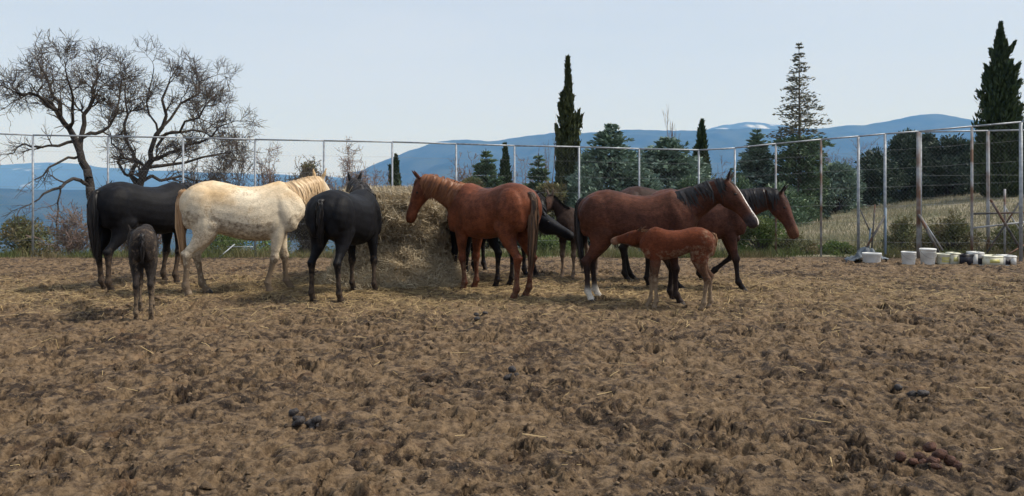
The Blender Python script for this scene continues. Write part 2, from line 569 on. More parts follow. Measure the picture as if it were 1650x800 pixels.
def coat_material(name, speck=None, rough=0.5, sheen=0.15, dirt=(0.15, 0.105, 0.07), dirt_amt=0.0, nscale=14.0, contrast=0.30, soft=1.0):
    """coat colour comes from the body's own 'coat' colours, hair grain and dried mud from noise"""
    m, nt, b = mat_base(name, rough, 0.12)
    L = nt.links.new
    b.inputs['Sheen Weight'].default_value = sheen
    b.inputs['Sheen Roughness'].default_value = 0.5
    tc = node(nt, 'ShaderNodeTexCoord')
    at = node(nt, 'ShaderNodeAttribute', attribute_name='coat')
    mud = node(nt, 'ShaderNodeAttribute', attribute_name='mud')
    n = node(nt, 'ShaderNodeTexNoise'); n.inputs['Scale'].default_value = nscale; n.inputs['Detail'].default_value = 7; n.inputs['Roughness'].default_value = 0.7
    L(tc.outputs['Object'], n.inputs[0])
    mr = node(nt, 'ShaderNodeMapRange'); mr.inputs[1].default_value = 0.3; mr.inputs[2].default_value = 0.7
    mr.inputs[3].default_value = 1 - contrast; mr.inputs[4].default_value = 1 + contrast
    L(n.outputs[0], mr.inputs[0])
    mul = node(nt, 'ShaderNodeMix', data_type='RGBA', blend_type='MULTIPLY'); mul.inputs[0].default_value = 1
    L(at.outputs['Color'], mul.inputs[6]); L(mr.outputs[0], mul.inputs[7])
    c = mul.outputs[2]
    # larger dusty and bleached areas, and hair lying in streaks
    g2 = node(nt, 'ShaderNodeTexNoise'); g2.inputs['Scale'].default_value = 3.5; g2.inputs['Detail'].default_value = 5
    L(tc.outputs['Object'], g2.inputs[0])
    r2 = node(nt, 'ShaderNodeMapRange'); r2.inputs[1].default_value = 0.35; r2.inputs[2].default_value = 0.65; r2.inputs[3].default_value = 1 - 0.28 * soft; r2.inputs[4].default_value = 1 + 0.32 * soft
    L(g2.outputs[0], r2.inputs[0])
    mpn = node(nt, 'ShaderNodeMapping'); mpn.inputs['Scale'].default_value = (28, 90, 60); mpn.inputs['Rotation'].default_value = (0, 0.6, 0)
    L(tc.outputs['Object'], mpn.inputs[0])
    g3 = node(nt, 'ShaderNodeTexNoise'); g3.inputs['Scale'].default_value = 1.0; g3.inputs['Detail'].default_value = 3
    L(mpn.outputs[0], g3.inputs[0])
    r3 = node(nt, 'ShaderNodeMapRange'); r3.inputs[1].default_value = 0.3; r3.inputs[2].default_value = 0.7; r3.inputs[3].default_value = 1 - 0.25 * soft; r3.inputs[4].default_value = 1 + 0.3 * soft
    L(g3.outputs[0], r3.inputs[0])
    for rr in (r2, r3):
        mq = node(nt, 'ShaderNodeMix', data_type='RGBA', blend_type='MULTIPLY'); mq.inputs[0].default_value = 1
        L(c, mq.inputs[6]); L(rr.outputs[0], mq.inputs[7]); c = mq.outputs[2]
    if speck:
        s = node(nt, 'ShaderNodeTexNoise'); s.inputs['Scale'].default_value = 42; s.inputs['Detail'].default_value = 3
        L(tc.outputs['Object'], s.inputs[0])
        s2 = node(nt, 'ShaderNodeTexNoise'); s2.inputs['Scale'].default_value = 3.2; s2.inputs['Detail'].default_value = 4
        L(tc.outputs['Object'], s2.inputs[0])
        ad = node(nt, 'ShaderNodeMath', operation='MULTIPLY_ADD'); ad.inputs[1].default_value = 0.75
        L(s2.outputs[0], ad.inputs[0]); L(s.outputs[0], ad.inputs[2])
        r = node(nt, 'ShaderNodeMapRange'); r.inputs[1].default_value = 0.93; r.inputs[2].default_value = 1.12; r.inputs[4].default_value = 0.5
        L(ad.outputs[0], r.inputs[0])
        mx = node(nt, 'ShaderNodeMix', data_type='RGBA'); L(r.outputs[0], mx.inputs[0]); L(c, mx.inputs[6]); mx.inputs[7].default_value = (*speck, 1)
        c = mx.outputs[2]
    # caked mud
    k = node(nt, 'ShaderNodeTexNoise'); k.inputs['Scale'].default_value = 19; k.inputs['Detail'].default_value = 6; k.inputs['Roughness'].default_value = 0.7
    L(tc.outputs['Object'], k.inputs[0])
    ka = node(nt, 'ShaderNodeMath', operation='ADD'); L(k.outputs[0], ka.inputs[0]); L(mud.outputs['Fac'], ka.inputs[1])
    kr = node(nt, 'ShaderNodeMapRange'); kr.inputs[1].default_value = 0.95; kr.inputs[2].default_value = 1.25
    L(ka.outputs[0], kr.inputs[0])
    mx = node(nt, 'ShaderNodeMix', data_type='RGBA'); L(kr.outputs[0], mx.inputs[0]); L(c, mx.inputs[6]); mx.inputs[7].default_value = (*dirt, 1)
    L(mx.outputs[2], b.inputs['Base Color'])
    rr = node(nt, 'ShaderNodeMapRange'); rr.inputs[3].default_value = rough; rr.inputs[4].default_value = 0.95
    L(kr.outputs[0], rr.inputs[0]); L(rr.outputs[0], b.inputs['Roughness'])
    bp = node(nt, 'ShaderNodeBump'); bp.inputs['Strength'].default_value = 0.35; bp.inputs['Distance'].default_value = 0.012
    hn = node(nt, 'ShaderNodeTexNoise'); hn.inputs['Scale'].default_value = 70; hn.inputs['Detail'].default_value = 4
    L(tc.outputs['Object'], hn.inputs[0]); L(hn.outputs[0], bp.inputs['Height']); L(bp.outputs[0], b.inputs['Normal'])
    return m


M['coat_dark'] = coat_material('dark_coat', rough=0.58, sheen=0.0, dirt=(0.085, 0.06, 0.042))
M['coat_brown'] = coat_material('brown_coat', rough=0.55, sheen=0.0, dirt=(0.17, 0.115, 0.075))
M['coat_white'] = coat_material('grey_white_coat', speck=(0.26, 0.16, 0.08), rough=0.7, sheen=0.0, dirt=(0.17, 0.125, 0.085), contrast=0.12, soft=0.4)
M['coat_foal'] = coat_material('foal_coat', rough=0.8, sheen=0.05, dirt=(0.24, 0.175, 0.115), nscale=24, contrast=0.25, soft=0.7)


def hair_mat(name, c1, c2, rough=0.45):
    return leaf_mat(name, c1, c2, rough=rough, trans=0.0)


M['hair_black'] = hair_mat('black_hair', (0.006, 0.006, 0.007), (0.035, 0.03, 0.029))
M['hair_chest'] = hair_mat('chestnut_hair', (0.10, 0.036, 0.016), (0.21, 0.082, 0.034))
M['hair_tailmix'] = hair_mat('brown_and_black_hair', (0.03, 0.022, 0.018), (0.13, 0.075, 0.045))
M['hair_cream'] = hair_mat('straw_coloured_hair', (0.42, 0.27, 0.14), (0.72, 0.54, 0.34))
M['hair_creamtail'] = hair_mat('tan_hair', (0.30, 0.17, 0.085), (0.52, 0.34, 0.19))
M['hair_foal'] = hair_mat('foal_hair', (0.14, 0.06, 0.03), (0.34, 0.2, 0.11))
M['hoof'] = noise_mat('hoof_horn', (0.02, 0.016, 0.013), (0.08, 0.06, 0.045), scale=25, rough=0.6, bump=0.3)
M['eye'] = noise_mat('dark_eye', (0.006, 0.004, 0.003), (0.012, 0.008, 0.006), rough=0.3, spec=0.25)

TRUNK = [(-0.80, 1.27, 1.10, 0.07), (-0.755, 1.345, 1.02, 0.15), (-0.66, 1.42, 0.96, 0.215), (-0.54, 1.475, 0.90, 0.255), (-0.40, 1.495, 0.855, 0.268), (-0.25, 1.465, 0.81, 0.27),
         (-0.10, 1.425, 0.765, 0.285), (0.06, 1.41, 0.735, 0.295), (0.20, 1.42, 0.73, 0.285), (0.32, 1.46, 0.74, 0.255), (0.43, 1.49, 0.77, 0.225), (0.54, 1.45, 0.83, 0.215),
         (0.64, 1.36, 0.89, 0.195), (0.72, 1.25, 0.96, 0.15), (0.765, 1.15, 1.03, 0.07)]
FRONT = [(0.50, 1.14, .14, .07, 0), (0.46, 1.00, .13, .085, 0), (0.43, 0.86, .105, .08, 0), (0.435, 0.76, .085, .07, 1), (0.445, 0.64, .064, .055, 1), (0.455, 0.53, .047, .043, 1),
         (0.464, 0.468, .059, .054, 2), (0.458, 0.405, .038, .036, 2), (0.452, 0.29, .031, .025, 2), (0.450, 0.19, .034, .028, 2), (0.451, 0.145, .050, .042, 3), (0.478, 0.090, .035, .032, 3),
         (0.495, 0.055, .043, .041, 3), (0.505, 0.02, .05, .047, 3)]
HIND = [(-0.53, 1.20, .20, .11, 0), (-0.50, 1.05, .21, .125, 0), (-0.48, 0.93, .19, .12, 0), (-0.48, 0.84, .145, .10, 1), (-0.52, 0.73, .098, .075, 1), (-0.585, 0.635, .064, .05, 1),
        (-0.64, 0.575, .054, .042, 1), (-0.668, 0.54, .070, .050, 2), (-0.655, 0.465, .045, .037, 2), (-0.645, 0.33, .034, .027, 2), (-0.640, 0.20, .036, .030, 2), (-0.640, 0.15, .052, .042, 3),
        (-0.612, 0.092, .036, .033, 3), (-0.595, 0.055, .044, .042, 3), (-0.582, 0.02, .051, .048, 3)]
PIVOT = {'F': [(0.43, 0.86), (0.462, 0.465), (0.453, 0.15)], 'H': [(-0.49, 0.92), (-0.662, 0.53), (-0.637, 0.15)]}
HEADSEC = [(-0.06, .05, .06, .055), (0.02, .068, .13, .080), (0.12, .078, .180, .096), (0.24, .080, .195, .106), (0.36, .076, .182, .105), (0.48, .068, .140, .090), (0.60, .062, .108, .075),
           (0.72, .059, .092, .067), (0.83, .060, .090, .069), (0.92, .056, .090, .069), (0.985, .042, .078, .058), (1.025, .020, .048, .036)]


def ring(c, up, side, hu, hd, hw, m=18, pw=2.0):
    a = np.arange(m) * 2 * math.pi / m
    ca, sa = np.cos(a), np.sin(a)
    if pw != 2.0:
        ca = np.sign(ca) * np.abs(ca) ** (2 / pw); sa = np.sign(sa) * np.abs(sa) ** (2 / pw)
    h = np.where(sa > 0, hu, hd)
    return np.asarray(c)[None] + (sa * h)[:, None] * np.asarray(up)[None] + (ca * hw)[:, None] * np.asarray(side)[None]


def ellipsoid(mb, c, rx, ry, rz, tilt=0.0, n=8, m=14):
    rings = []
    for k in range(1, n):
        t = math.pi * k / n
        r = ring((0, 0, -math.cos(t) * rz), (1, 0, 0), (0, 1, 0), math.sin(t) * rx, math.sin(t) * rx, math.sin(t) * ry, m)
        ct, st = math.cos(tilt), math.sin(tilt)
        r = np.stack([r[:, 0] * ct + r[:, 2] * st, r[:, 1], -r[:, 0] * st + r[:, 2] * ct], 1)
        rings.append(r + np.asarray(c))
    mb.ring_tube(rings)


def rot2(p, piv, a):
    x, z = p[0] - piv[0], p[1] - piv[1]
    return (piv[0] + x * math.cos(a) + z * math.sin(a), piv[1] - x * math.sin(a) + z * math.cos(a))


def strip_lock(mb, pts, w0, wdir, segs=None):
    """a flat tapering lock of hair through the points"""
    pts = np.asarray(pts); k = len(pts)
    t = np.linspace(0, 1, k)
    wd = w0 * np.clip(1.15 - t ** 2.2 * 1.1, 0.05, 1)
    V = np.concatenate([pts - wdir * wd[:, None], pts + wdir * wd[:, None]])
    i = np.arange(k - 1)
    mb.add(V, np.stack([i, i + 1, i + 1 + k, i + k], 1))


def bez(p0, p1, p2, p3, n):
    t = np.linspace(0, 1, n)[:, None]
    return (1 - t) ** 3 * p0 + 3 * (1 - t) ** 2 * t * p1 + 3 * (1 - t) * t * t * p2 + t ** 3 * p3


def make_horse(name, label, cat, group, loc, yaw, coat, col, dark=None, leg_top=0.0, sc=1.0, leg_add=0.0, legs=None, poll=None, nose=None,
               mane=None, tailm=None, tail_len=0.85, tail_dir=(0.0, 0.0), tail_w=1.0, tail_bush=1.0, mud_leg=0.55, mud_body=0.0, socks=None, blaze=False, face=None,
               ear_back=0.0, roll=0.0, width=1.0, foal=False, voxel=0.0178, seed=0, mane_side=1, belly=1.0, tail_swing=None, headscale=1.10, topcol=None, belly_mud=0.12, face_turn=None, mud_haunch=0.0, muzzle=None, legw=1.10, tail_reach=1.0):
    """loc: ground point under the middle; yaw: heading; poll / nose: world points of the head"""
    rng = np.random.default_rng(100 + seed)
    st = sc
    root = empty(name, (loc[0], loc[1], -0.02), yaw)
    tag(root, label, cat, group)
    cy, sy = math.cos(yaw), math.sin(yaw)

    def to_local(p):
        d = np.asarray(p, float) - np.array([loc[0], loc[1], -0.02])
        return np.array([d[0] * cy + d[1] * sy, -d[0] * sy + d[1] * cy, d[2]])

    def Zt(z):                      # trunk heights
        return z * st + leg_add
    elbow = Zt(0.84)
    mb = MB()
    samples = []                    # (pos, region, param)
    # trunk
    rings = []
    for (x, zt, zb, hw) in TRUNK:
        bl = belly * (np.interp(x, [-0.45, -0.25, 0.1, 0.35], [0.92, 0.80, 0.88, 0.97]) if foal else 1.0)
        zb2 = zt - (zt - zb) * (bl if -0.5 < x < 0.4 else 1.0)
        zc = zb2 + (zt - zb2) * 0.47
        rings.append(ring((x * st, 0, Zt(zc)), (0, 0, 1), (0, 1, 0), (zt - zc) * st, (zc - zb2) * st, hw * st * width, 22, 2.25))
        for yy in (-0.6, 0, 0.6):
            for zz in (0.2, 0.5, 0.85):
                samples.append(((x * st, yy * hw * st, Zt(zb2 + (zt - zb2) * zz)), 'T', (x, zz)))
    mb.ring_tube(rings)
    for s in (-1, 1):
        ellipsoid(mb, (-0.53 * st, s * 0.150 * st * width, Zt(1.16)), .235 * st, .140 * st * width, .27 * st, 0.25)
        ellipsoid(mb, (-0.40 * st, s * 0.150 * st * width, Zt(0.93)), .12 * st, .11 * st * width, .13 * st, 0.3)
        ellipsoid(mb, (-0.645 * st, s * 0.105 * st * width, Zt(1.08)), .12 * st, .105 * st * width, .23 * st, 0.12)
        ellipsoid(mb, (0.50 * st, s * 0.150 * st * width, Zt(1.08)), .145 * st, .092 * st * width, .30 * st, -0.38)
        ellipsoid(mb, (0.60 * st, s * 0.120 * st * width, Zt(1.02)), .12 * st, .09 * st * width, .13 * st, 0)
        ellipsoid(mb, (0.37 * st, s * 0.155 * st * width, Zt(0.95)), .10 * st, .085 * st * width, .16 * st, 0.35)
    # legs
    legs = legs or {}
    hoofs = []
    legpts = {}
    for key, tab, piv, ysh, s in (('FL', FRONT, 'F', 0.145, 1), ('FR', FRONT, 'F', 0.145, -1), ('HL', HIND, 'H', 0.145, 1), ('HR', HIND, 'H', 0.145, -1)):
        lp = legs.get(key, {})
        a1, a2, a3 = lp.get('a', (0, 0, 0))
        splay = lp.get('y', 0.0); lift = lp.get('lift', False)
        pv = PIVOT[piv]
        pts = []
        for (x, z, ra, rl, sg) in tab:
            p = (x, z)
            if sg >= 3: p = rot2(p, pv[2], a3)
            if sg >= 2: p = rot2(p, pv[1], a2)
            if sg >= 1: p = rot2(p, pv[0], a1)
            pts.append([p[0], p[1], ra, rl, sg, z])
        zmin = min(q[1] for q in pts) - 0.02
        ztop = pv[0][1]
        tgt = Zt(ztop)
        rings = []
        local = []
        for q in pts:
            if q[1] >= ztop:
                z = Zt(q[1])
            elif lift:
                z = tgt - (ztop - q[1]) * tgt / ztop
            else:
                z = tgt * (q[1] - zmin) / (ztop - zmin)
            ff = np.clip((ztop + 0.25 - q[1]) / (ztop + 0.25), 0, 1)
            yy = s * (ysh * (1 - 0.06 * ff)) * st * width + splay * ff
            local.append(np.array([q[0] * st, yy, z]))
        thick = st if not foal else st * 1.06
        for k, q in enumerate(pts):
            c = local[k]
            t = local[min(k + 1, len(local) - 1)] - local[max(k - 1, 0)]
            t = unit(t)
            fwd = unit(np.array([-t[2], 0, t[0]])) * (1 if t[2] < 0 else -1)
            side = unit(np.cross(fwd, t))
            w_ = legw if q[4] >= 1 else 1.0
            rings.append(ring(c, fwd, side, q[2] * thick * w_, q[2] * thick * w_, q[3] * thick * w_, 14))
            samples.append((tuple(c), 'L' + key, q[5]))
        mb.ring_tube(rings)
        # hoof
        hb = MB()
        t = unit(local[-1] - local[-2])
        c0, c1 = local[-2], local[-1] + t * 0.03 * st
        fw = unit(np.array([-t[2], 0, t[0]])) * (1 if t[2] < 0 else -1)
        sd_ = unit(np.cross(fw, t))
        hb.ring_tube([ring(c0 + (c1 - c0) * f_, fw, sd_, .050 * thick * g, .044 * thick * g, .048 * thick * g, 12) for f_, g in ((0.25, .95), (0.5, 1.03), (1.05, 1.16), (1.4, 1.2))])
        hoofs.append(hb)
        legpts[key] = local
    # neck and head
    pl = to_local(poll); ns = to_local(nose)
    hl = 0.60 * st * headscale
    hd = unit(ns - pl)
    nb0 = np.array([0.36 * st, 0, Zt(1.17)]); nb1 = np.array([0.56 * st, 0, Zt(1.22)])
    up0 = np.array([0, 0, 1.0])
    # head frame: forehead normal
    up_h = np.array([0, 0, 1.0]) if abs(hd[2]) < 0.8 else unit(np.array([hd[0], hd[1], 0])) * 1.0
    if hd[2] < -0.3:
        up_h = unit(np.array([hd[0], hd[1], 0.0]) * (-hd[2]) * 1.2 + np.array([0, 0, 1.0]) * (1 - abs(hd[2])) + 1e-6)
    fn = unit(up_h - hd * np.dot(up_h, hd))
    if roll:
        fn = unit(fn * math.cos(roll) + np.cross(hd, fn) * math.sin(roll))
    hs = np.cross(fn, hd)
    jaw = pl - fn * 0.035 * st + hd * 0.03 * st
    d = np.linalg.norm(jaw - nb1)
    ndir = unit(jaw - nb1)
    p1 = nb0 + np.array([0.30 * d + 0.12 * st, 0, 0.12 * d])
    p2 = jaw - unit(ndir * 0.75 + hd * 0.15 + fn * 0.12) * 0.38 * d
    NP = 13
    cv = bez(nb0, p1, p2, jaw, NP)
    crest, rings, neckside = [], [], []
    for k in range(NP):
        t = k / (NP - 1)
        tg = unit(cv[min(k + 1, NP - 1)] - cv[max(k - 1, 0)])
        upv = unit(up0 * (1 - t) + (fn * 0.7 - hd * 0.5 + up0 * 0.4) * t)
        upv = unit(upv - tg * np.dot(upv, tg))
        sdv = np.cross(upv, tg)
        hu = np.interp(t, [0, .3, .6, .85, 1], [.27, .215, .172, .142, .10]) * st * (np.interp(t, [0, .4, 1], [.72, .9, .72]) if foal else 1)
        hdn = np.interp(t, [0, .3, .6, .85, 1], [.31, .245, .185, .150, .12]) * st * (np.interp(t, [0, .4, 1], [.9, .82, .68]) if foal else 1)
        hw = np.interp(t, [0, .3, .6, .85, 1], [.175, .13, .095, .080, .072]) * st
        rings.append(ring(cv[k], upv, sdv, hu, hdn, hw, 18))
        crest.append((cv[k] + upv * hu * 0.98, upv, sdv, tg, hw, hu))
        for q in (-0.6, 0, 0.6):
            samples.append((tuple(cv[k] + upv * q * hu), 'N', (t, q)))
    mb.ring_tube(rings)
    rings = []
    for (t, hu, hdn, hw) in HEADSEC:
        rings.append(ring(pl + hd * t * hl, fn, hs, hu * st * headscale, hdn * st * headscale, hw * st * headscale, 16, 2.2))
        samples.append((tuple(pl + hd * t * hl - fn * .03 * st), 'H', t))
    mb.ring_tube(rings)
    # brow bones, cheek, nostril swellings
    for s in (-1, 1):
        c = pl + hd * 0.30 * hl + hs * s * 0.078 * st * headscale + fn * 0.034 * st
        mb.ring_tube([ring(c + hd * dd * 0.05 * st, fn, hs, rr_ * .030 * st, rr_ * .03 * st, rr_ * .026 * st, 8) for dd, rr_ in ((-1, .4), (-.5, .9), (0, 1), (.5, .9), (1, .4))])
        # ears
        e0 = pl + hs * s * 0.048 * st * headscale + fn * 0.035 * st + hd * 0.0
        ed = unit(fn * (0.75 - 0.5 * ear_back) - hd * (0.55 + ear_back) + hs * s * 0.28)
        el = 0.175 * st * headscale
        ew = hs * 1.0
        rings = [ring(e0 + ed * el * f_, unit(np.cross(ed, ew)), ew, .026 * st * g, .018 * st * g, .036 * st * g, 10) for f_, g in ((-0.15, .8), (0.15, .95), (0.4, 1.0), (0.7, .66), (0.9, .36), (1.0, .16))]
        mb.ring_tube(rings)
        samples.append((tuple(e0 + ed * el * 0.6), 'E', 0)); samples.append((tuple(e0 + ed * el * 0.95), 'E', 1))
    # one continuous skin
    tmp = bpy.data.objects.new('tmp', mb.mesh('tmp'))
    COL.objects.link(tmp)
    rm = tmp.modifiers.new('r', 'REMESH'); rm.mode = 'VOXEL'; rm.voxel_size = voxel * (st ** 0.5)
    sm = tmp.modifiers.new('s', 'SMOOTH'); sm.factor = 0.5; sm.iterations = 3
    dg = bpy.context.evaluated_depsgraph_get()
    me = bpy.data.meshes.new_from_object(tmp.evaluated_get(dg))
    bpy.data.objects.remove(tmp)
    n = len(me.vertices)
    V = np.empty(n * 3, np.float32); me.vertices.foreach_get('co', V); V = V.reshape(-1, 3)
    me.polygons.foreach_set('use_smooth', np.ones(len(me.polygons), dtype=bool))
    # coat colours blended from the skeleton samples
    SP = np.array([s_[0] for s_ in samples], np.float32)
    SCOL, SMUD = [], []
    col = np.array(col); dk = np.array(dark if dark is not None else col)
    for (p_, reg, par) in samples:
        c = col.copy(); mu = mud_body
        if reg[0] == 'L':
            f_ = np.clip((leg_top - par) / 0.15, 0, 1) if leg_top else 0.0
            c = c * (1 - f_) + dk * f_
            if socks and reg[1:] in socks and par < socks[reg[1:]]:
                c = np.array((0.50, 0.45, 0.38))
            mu = max(mu, mud_leg * np.clip((0.85 - par) / 0.45, 0, 1))
            if par > 0.7 and reg[1] == 'H': mu = max(mu, mud_haunch)
        elif reg == 'T':
            if par[1] < 0.3: mu = mu + belly_mud + mud_haunch * 0.5
            if par[0] < -0.5: mu = max(mu, mud_haunch)
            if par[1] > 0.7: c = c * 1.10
        elif reg == 'E':
            c = dk * (0.7 if par else 1.0) + col * (0.3 if par else 0) * 0.3
        elif reg == 'H':
            if muzzle is not None and par > 0.78: c = np.array(muzzle)
            if face is not None: c = c * 0.4 + np.array(face) * 0.6
        SCOL.append(c); SMUD.append(mu)
    SCOL = np.array(SCOL, np.float32); SMUD = np.array(SMUD, np.float32)
    CO = np.ones((n, 4), np.float32); MU = np.zeros(n, np.float32)
    for a in range(0, n, 6000):
        D2 = ((V[a:a + 6000, None] - SP[None]) ** 2).sum(-1)
        dm = D2.min(1, keepdims=True)
        W = np.exp(-(D2 - dm) / (0.045 * st) ** 2)
        W /= W.sum(1, keepdims=True)
        CO[a:a + 6000, :3] = W @ SCOL; MU[a:a + 6000] = W @ SMUD
    if topcol is not None:
        q = (V[:, 2] - Zt(1.12)) / (0.42 * st) + 0.55 * fbm(V[:, 0] * 3.1, V[:, 2] * 3.7 + V[:, 1], 4, seed) + 0.05
        f_ = (np.clip(q, 0, 1) * np.clip((V[:, 2] - Zt(0.8)) / 0.2, 0, 1))[:, None].astype(np.float32) * 0.85
        CO[:, :3] = CO[:, :3] * (1 - f_) + np.array(topcol, np.float32) * f_
    rel = V - pl
    ht = rel @ hd / hl; hu_ = rel @ fn / st; hy = rel @ hs / st
    if blaze:
        f_ = np.clip((0.034 - np.abs(hy + 0.004 * np.sin(ht * 17))) / 0.008, 0, 1) * np.clip((hu_ - 0.018) / 0.012, 0, 1) * np.clip((ht - 0.14) / 0.06, 0, 1) * (ht < 1.05)
        CO[:, :3] = CO[:, :3] * (1 - f_[:, None]) + np.array((0.74, 0.70, 0.66)) * f_[:, None]
        MU *= (1 - f_)
    # nostrils and mouth line
    for s in (-1, 1):
        c = pl + hd * 0.93 * hl + hs * s * 0.044 * st * headscale + fn * 0.012 * st
        f_ = np.exp(-((V - c) ** 2).sum(1) / (0.022 * st) ** 2)
        CO[:, :3] *= (1 - 0.8 * f_[:, None])
    f_ = np.exp(-((hu_ + 0.040) / 0.006) ** 2) * np.clip((ht - 0.80) / 0.04, 0, 1) * (ht < 1.06)
    CO[:, :3] *= (1 - 0.55 * f_[:, None])
    ca = me.attributes.new('coat', 'FLOAT_COLOR', 'POINT'); ca.data.foreach_set('color', np.clip(CO, 0, 1).ravel())
    ma = me.attributes.new('mud', 'FLOAT', 'POINT'); ma.data.foreach_set('value', MU)
    me.name = 'body'
    me.materials.clear(); me.materials.append(M[coat])
    bo = bpy.data.objects.new('body', me); COL.objects.link(bo); bo.parent = root
    # the coat itself: short hairs lying back along the body
    npoly = len(me.polygons)
    PC = np.empty(npoly * 3, np.float32); me.polygons.foreach_get('center', PC); PC = PC.reshape(-1, 3)
    PN = np.empty(npoly * 3, np.float32); me.polygons.foreach_get('normal', PN); PN = PN.reshape(-1, 3)
    PV = np.empty(npoly, np.int32); me.polygons.foreach_get('loop_start', PV)
    LV = np.empty(len(me.loops), np.int32); me.loops.foreach_get('vertex_index', LV)
    pick = rng.integers(0, npoly, 11000 if not foal else 9000)
    vi = LV[PV[pick]]
    ok = MU[vi] < 0.5
    pick, vi = pick[ok], vi[ok]
    nh = len(pick)
    flow = np.array([-0.65, 0, -0.75]) + rng.normal(0, .22, (nh, 3)) + 0.5 * np.stack([fbm(PC[pick, 0] * 6, PC[pick, 2] * 6, 2, seed), np.zeros(nh), fbm(PC[pick, 0] * 6 + 9, PC[pick, 2] * 6, 2, seed)], 1)
    nn = PN[pick]
    dd = unit(flow - nn * (flow * nn).sum(1, keepdims=True)) + nn * (0.10 if not foal else 0.30)
    hl_ = rng.uniform(0.014, 0.032, (nh, 1)) * (1.2 if foal else 1.0)
    ww = unit(np.cross(dd, nn)) * rng.uniform(0.0012, 0.0026, (nh, 1))
    c0 = PC[pick] - nn * 0.002
    HV = np.stack([c0 - ww, c0 + ww, c0 + dd * hl_], 1)
    hm = mesh_arrays('coat_hair', HV.reshape(-1, 3), [np.arange(nh * 3).reshape(-1, 3)])
    hc = hm.attributes.new('coat', 'FLOAT_COLOR', 'POINT'); hc.data.foreach_set('color', np.repeat(np.clip(CO[vi], 0, 1), 3, 0).astype(np.float32).ravel())
    hm.materials.append(M['coat_hair'])
    ho = bpy.data.objects.new('coat_hair', hm); COL.objects.link(ho); ho.parent = root; ho['kind'] = 'stuff'
    for hb in hoofs:
        hb.build('hoof', M['hoof'], root, smooth=True)
    for s in (-1, 1):
        e = MB()
        c = pl + hd * 0.315 * hl + hs * s * 0.090 * st * headscale + fn * 0.022 * st
        ellipsoid(e, (0, 0, 0), .024 * st, .020 * st, .019 * st, 0, 6, 10)
        e.V = [v + c for v in e.V]
        e.build('eye', M['eye'], root, smooth=True)
    # mane
    if mane:
        mm = MB()
        short = foal
        for k in range(700 if not short else 300):
            t = rng.uniform(0.22, 1.0) * (NP - 1)
            i = int(min(t, NP - 2)); f_ = t - i
            b = [crest[i][j] * (1 - f_) + crest[i + 1][j] * f_ for j in range(6)]
            cp, upv, sdv, tg, hw, hu = b
            sdx = sdv * (mane_side if rng.random() < 0.93 else -mane_side)
            L_ = (rng.uniform(0.16, 0.30) if not short else rng.uniform(0.04, 0.08)) * st
            st0 = cp - upv * 0.012 + sdv * rng.normal(0, 0.008)
            if short:
                q = [st0, st0 + upv * L_ * 0.5 + tg * rng.normal(0, .02), st0 + upv * L_ + sdx * L_ * 0.3 - tg * 0.02]
            else:
                out_ = hw * 1.08 + 0.016 + rng.uniform(0, 0.016)
                q = [st0, st0 + upv * 0.030 + sdx * 0.42 * out_, st0 - upv * (0.22 * L_) + sdx * 0.92 * out_, st0 - upv * (0.62 * L_) + sdx * 1.0 * out_ + tg * rng.normal(0, .015),
                     st0 - upv * L_ + sdx * 1.04 * out_ + tg * rng.normal(0, .03) + np.array([0, 0, -0.02])]
            strip_lock(mm, q, rng.uniform(0.011, 0.021) * st, unit(tg + rng.normal(0, .25, 3)))
        for k in range(26 if not short else 14):          # forelock
            q0 = pl + fn * 0.055 * st + hs * rng.normal(0, .02) * st - hd * 0.02
            L_ = rng.uniform(0.12, 0.22) * st * (0.5 if short else 1)
            q = [q0, q0 + hd * L_ * 0.5 + fn * 0.028 * st, q0 + hd * L_ + fn * 0.016 * st + hs * rng.normal(0, .03)]
            strip_lock(mm, q, 0.009 * st, unit(hs + rng.normal(0, .2, 3)))
        mm.build('mane', M[mane], root)
    # tail
    if tailm:
        tb = MB()
        dk0 = np.array([-0.745 * st, 0, Zt(1.365)])
        tdx, tdy = tail_dir
        if tail_swing is not None:
            end = to_local(tail_swing)
            mid1 = dk0 + np.array([-0.16 * st, 0, 0.02]); mid2 = (dk0 + end) / 2 + np.array([-0.14 * st, 0, 0.12])
        else:
            end = dk0 + np.array([tdx, tdy, -tail_len * st])
            mid1 = dk0 + np.array([-0.09 * st, 0, -0.02 * st]); mid2 = dk0 + np.array([-0.045 * st + tdx * 0.5, tdy * 0.5, -tail_len * st * 0.5])
        spine = bez(dk0, mid1, mid2, end, 9)
        rr_ = [ring(spine[k], (1, 0, 0), (0, 1, 0), r_, r_, r_, 8) for k, r_ in enumerate([.045 * st, .042 * st, .034 * st, .022 * st, .01 * st])]
        tb.ring_tube(rr_)
        for k in range(int(240 * tail_bush)):
            s0 = rng.integers(0, 4); a = rng.uniform(0, 6.28); rad = np.sqrt(rng.random())
            e_ = np.interp(rng.random(), [0, 1], [0.72, 1.05])
            q = []
            for j in range(s0, 9):
                f_ = (j - s0) / (8 - s0 + 1e-6)
                w_ = np.interp(j / 8, [0, .25, .6, 1], [.035, .055, .075, .045]) * st * tail_w
                q.append(spine[s0] + (spine[j] - spine[s0]) * e_ + np.array([math.cos(a) * rad * w_, math.sin(a) * rad * w_, 0]) + rng.normal(0, .006, 3))
            strip_lock(tb, q, rng.uniform(0.006, 0.013) * st, unit(np.array([math.sin(a), -math.cos(a), 0]) + rng.normal(0, .3, 3)))
        tb.build('tail', M[tailm], root)
    return root


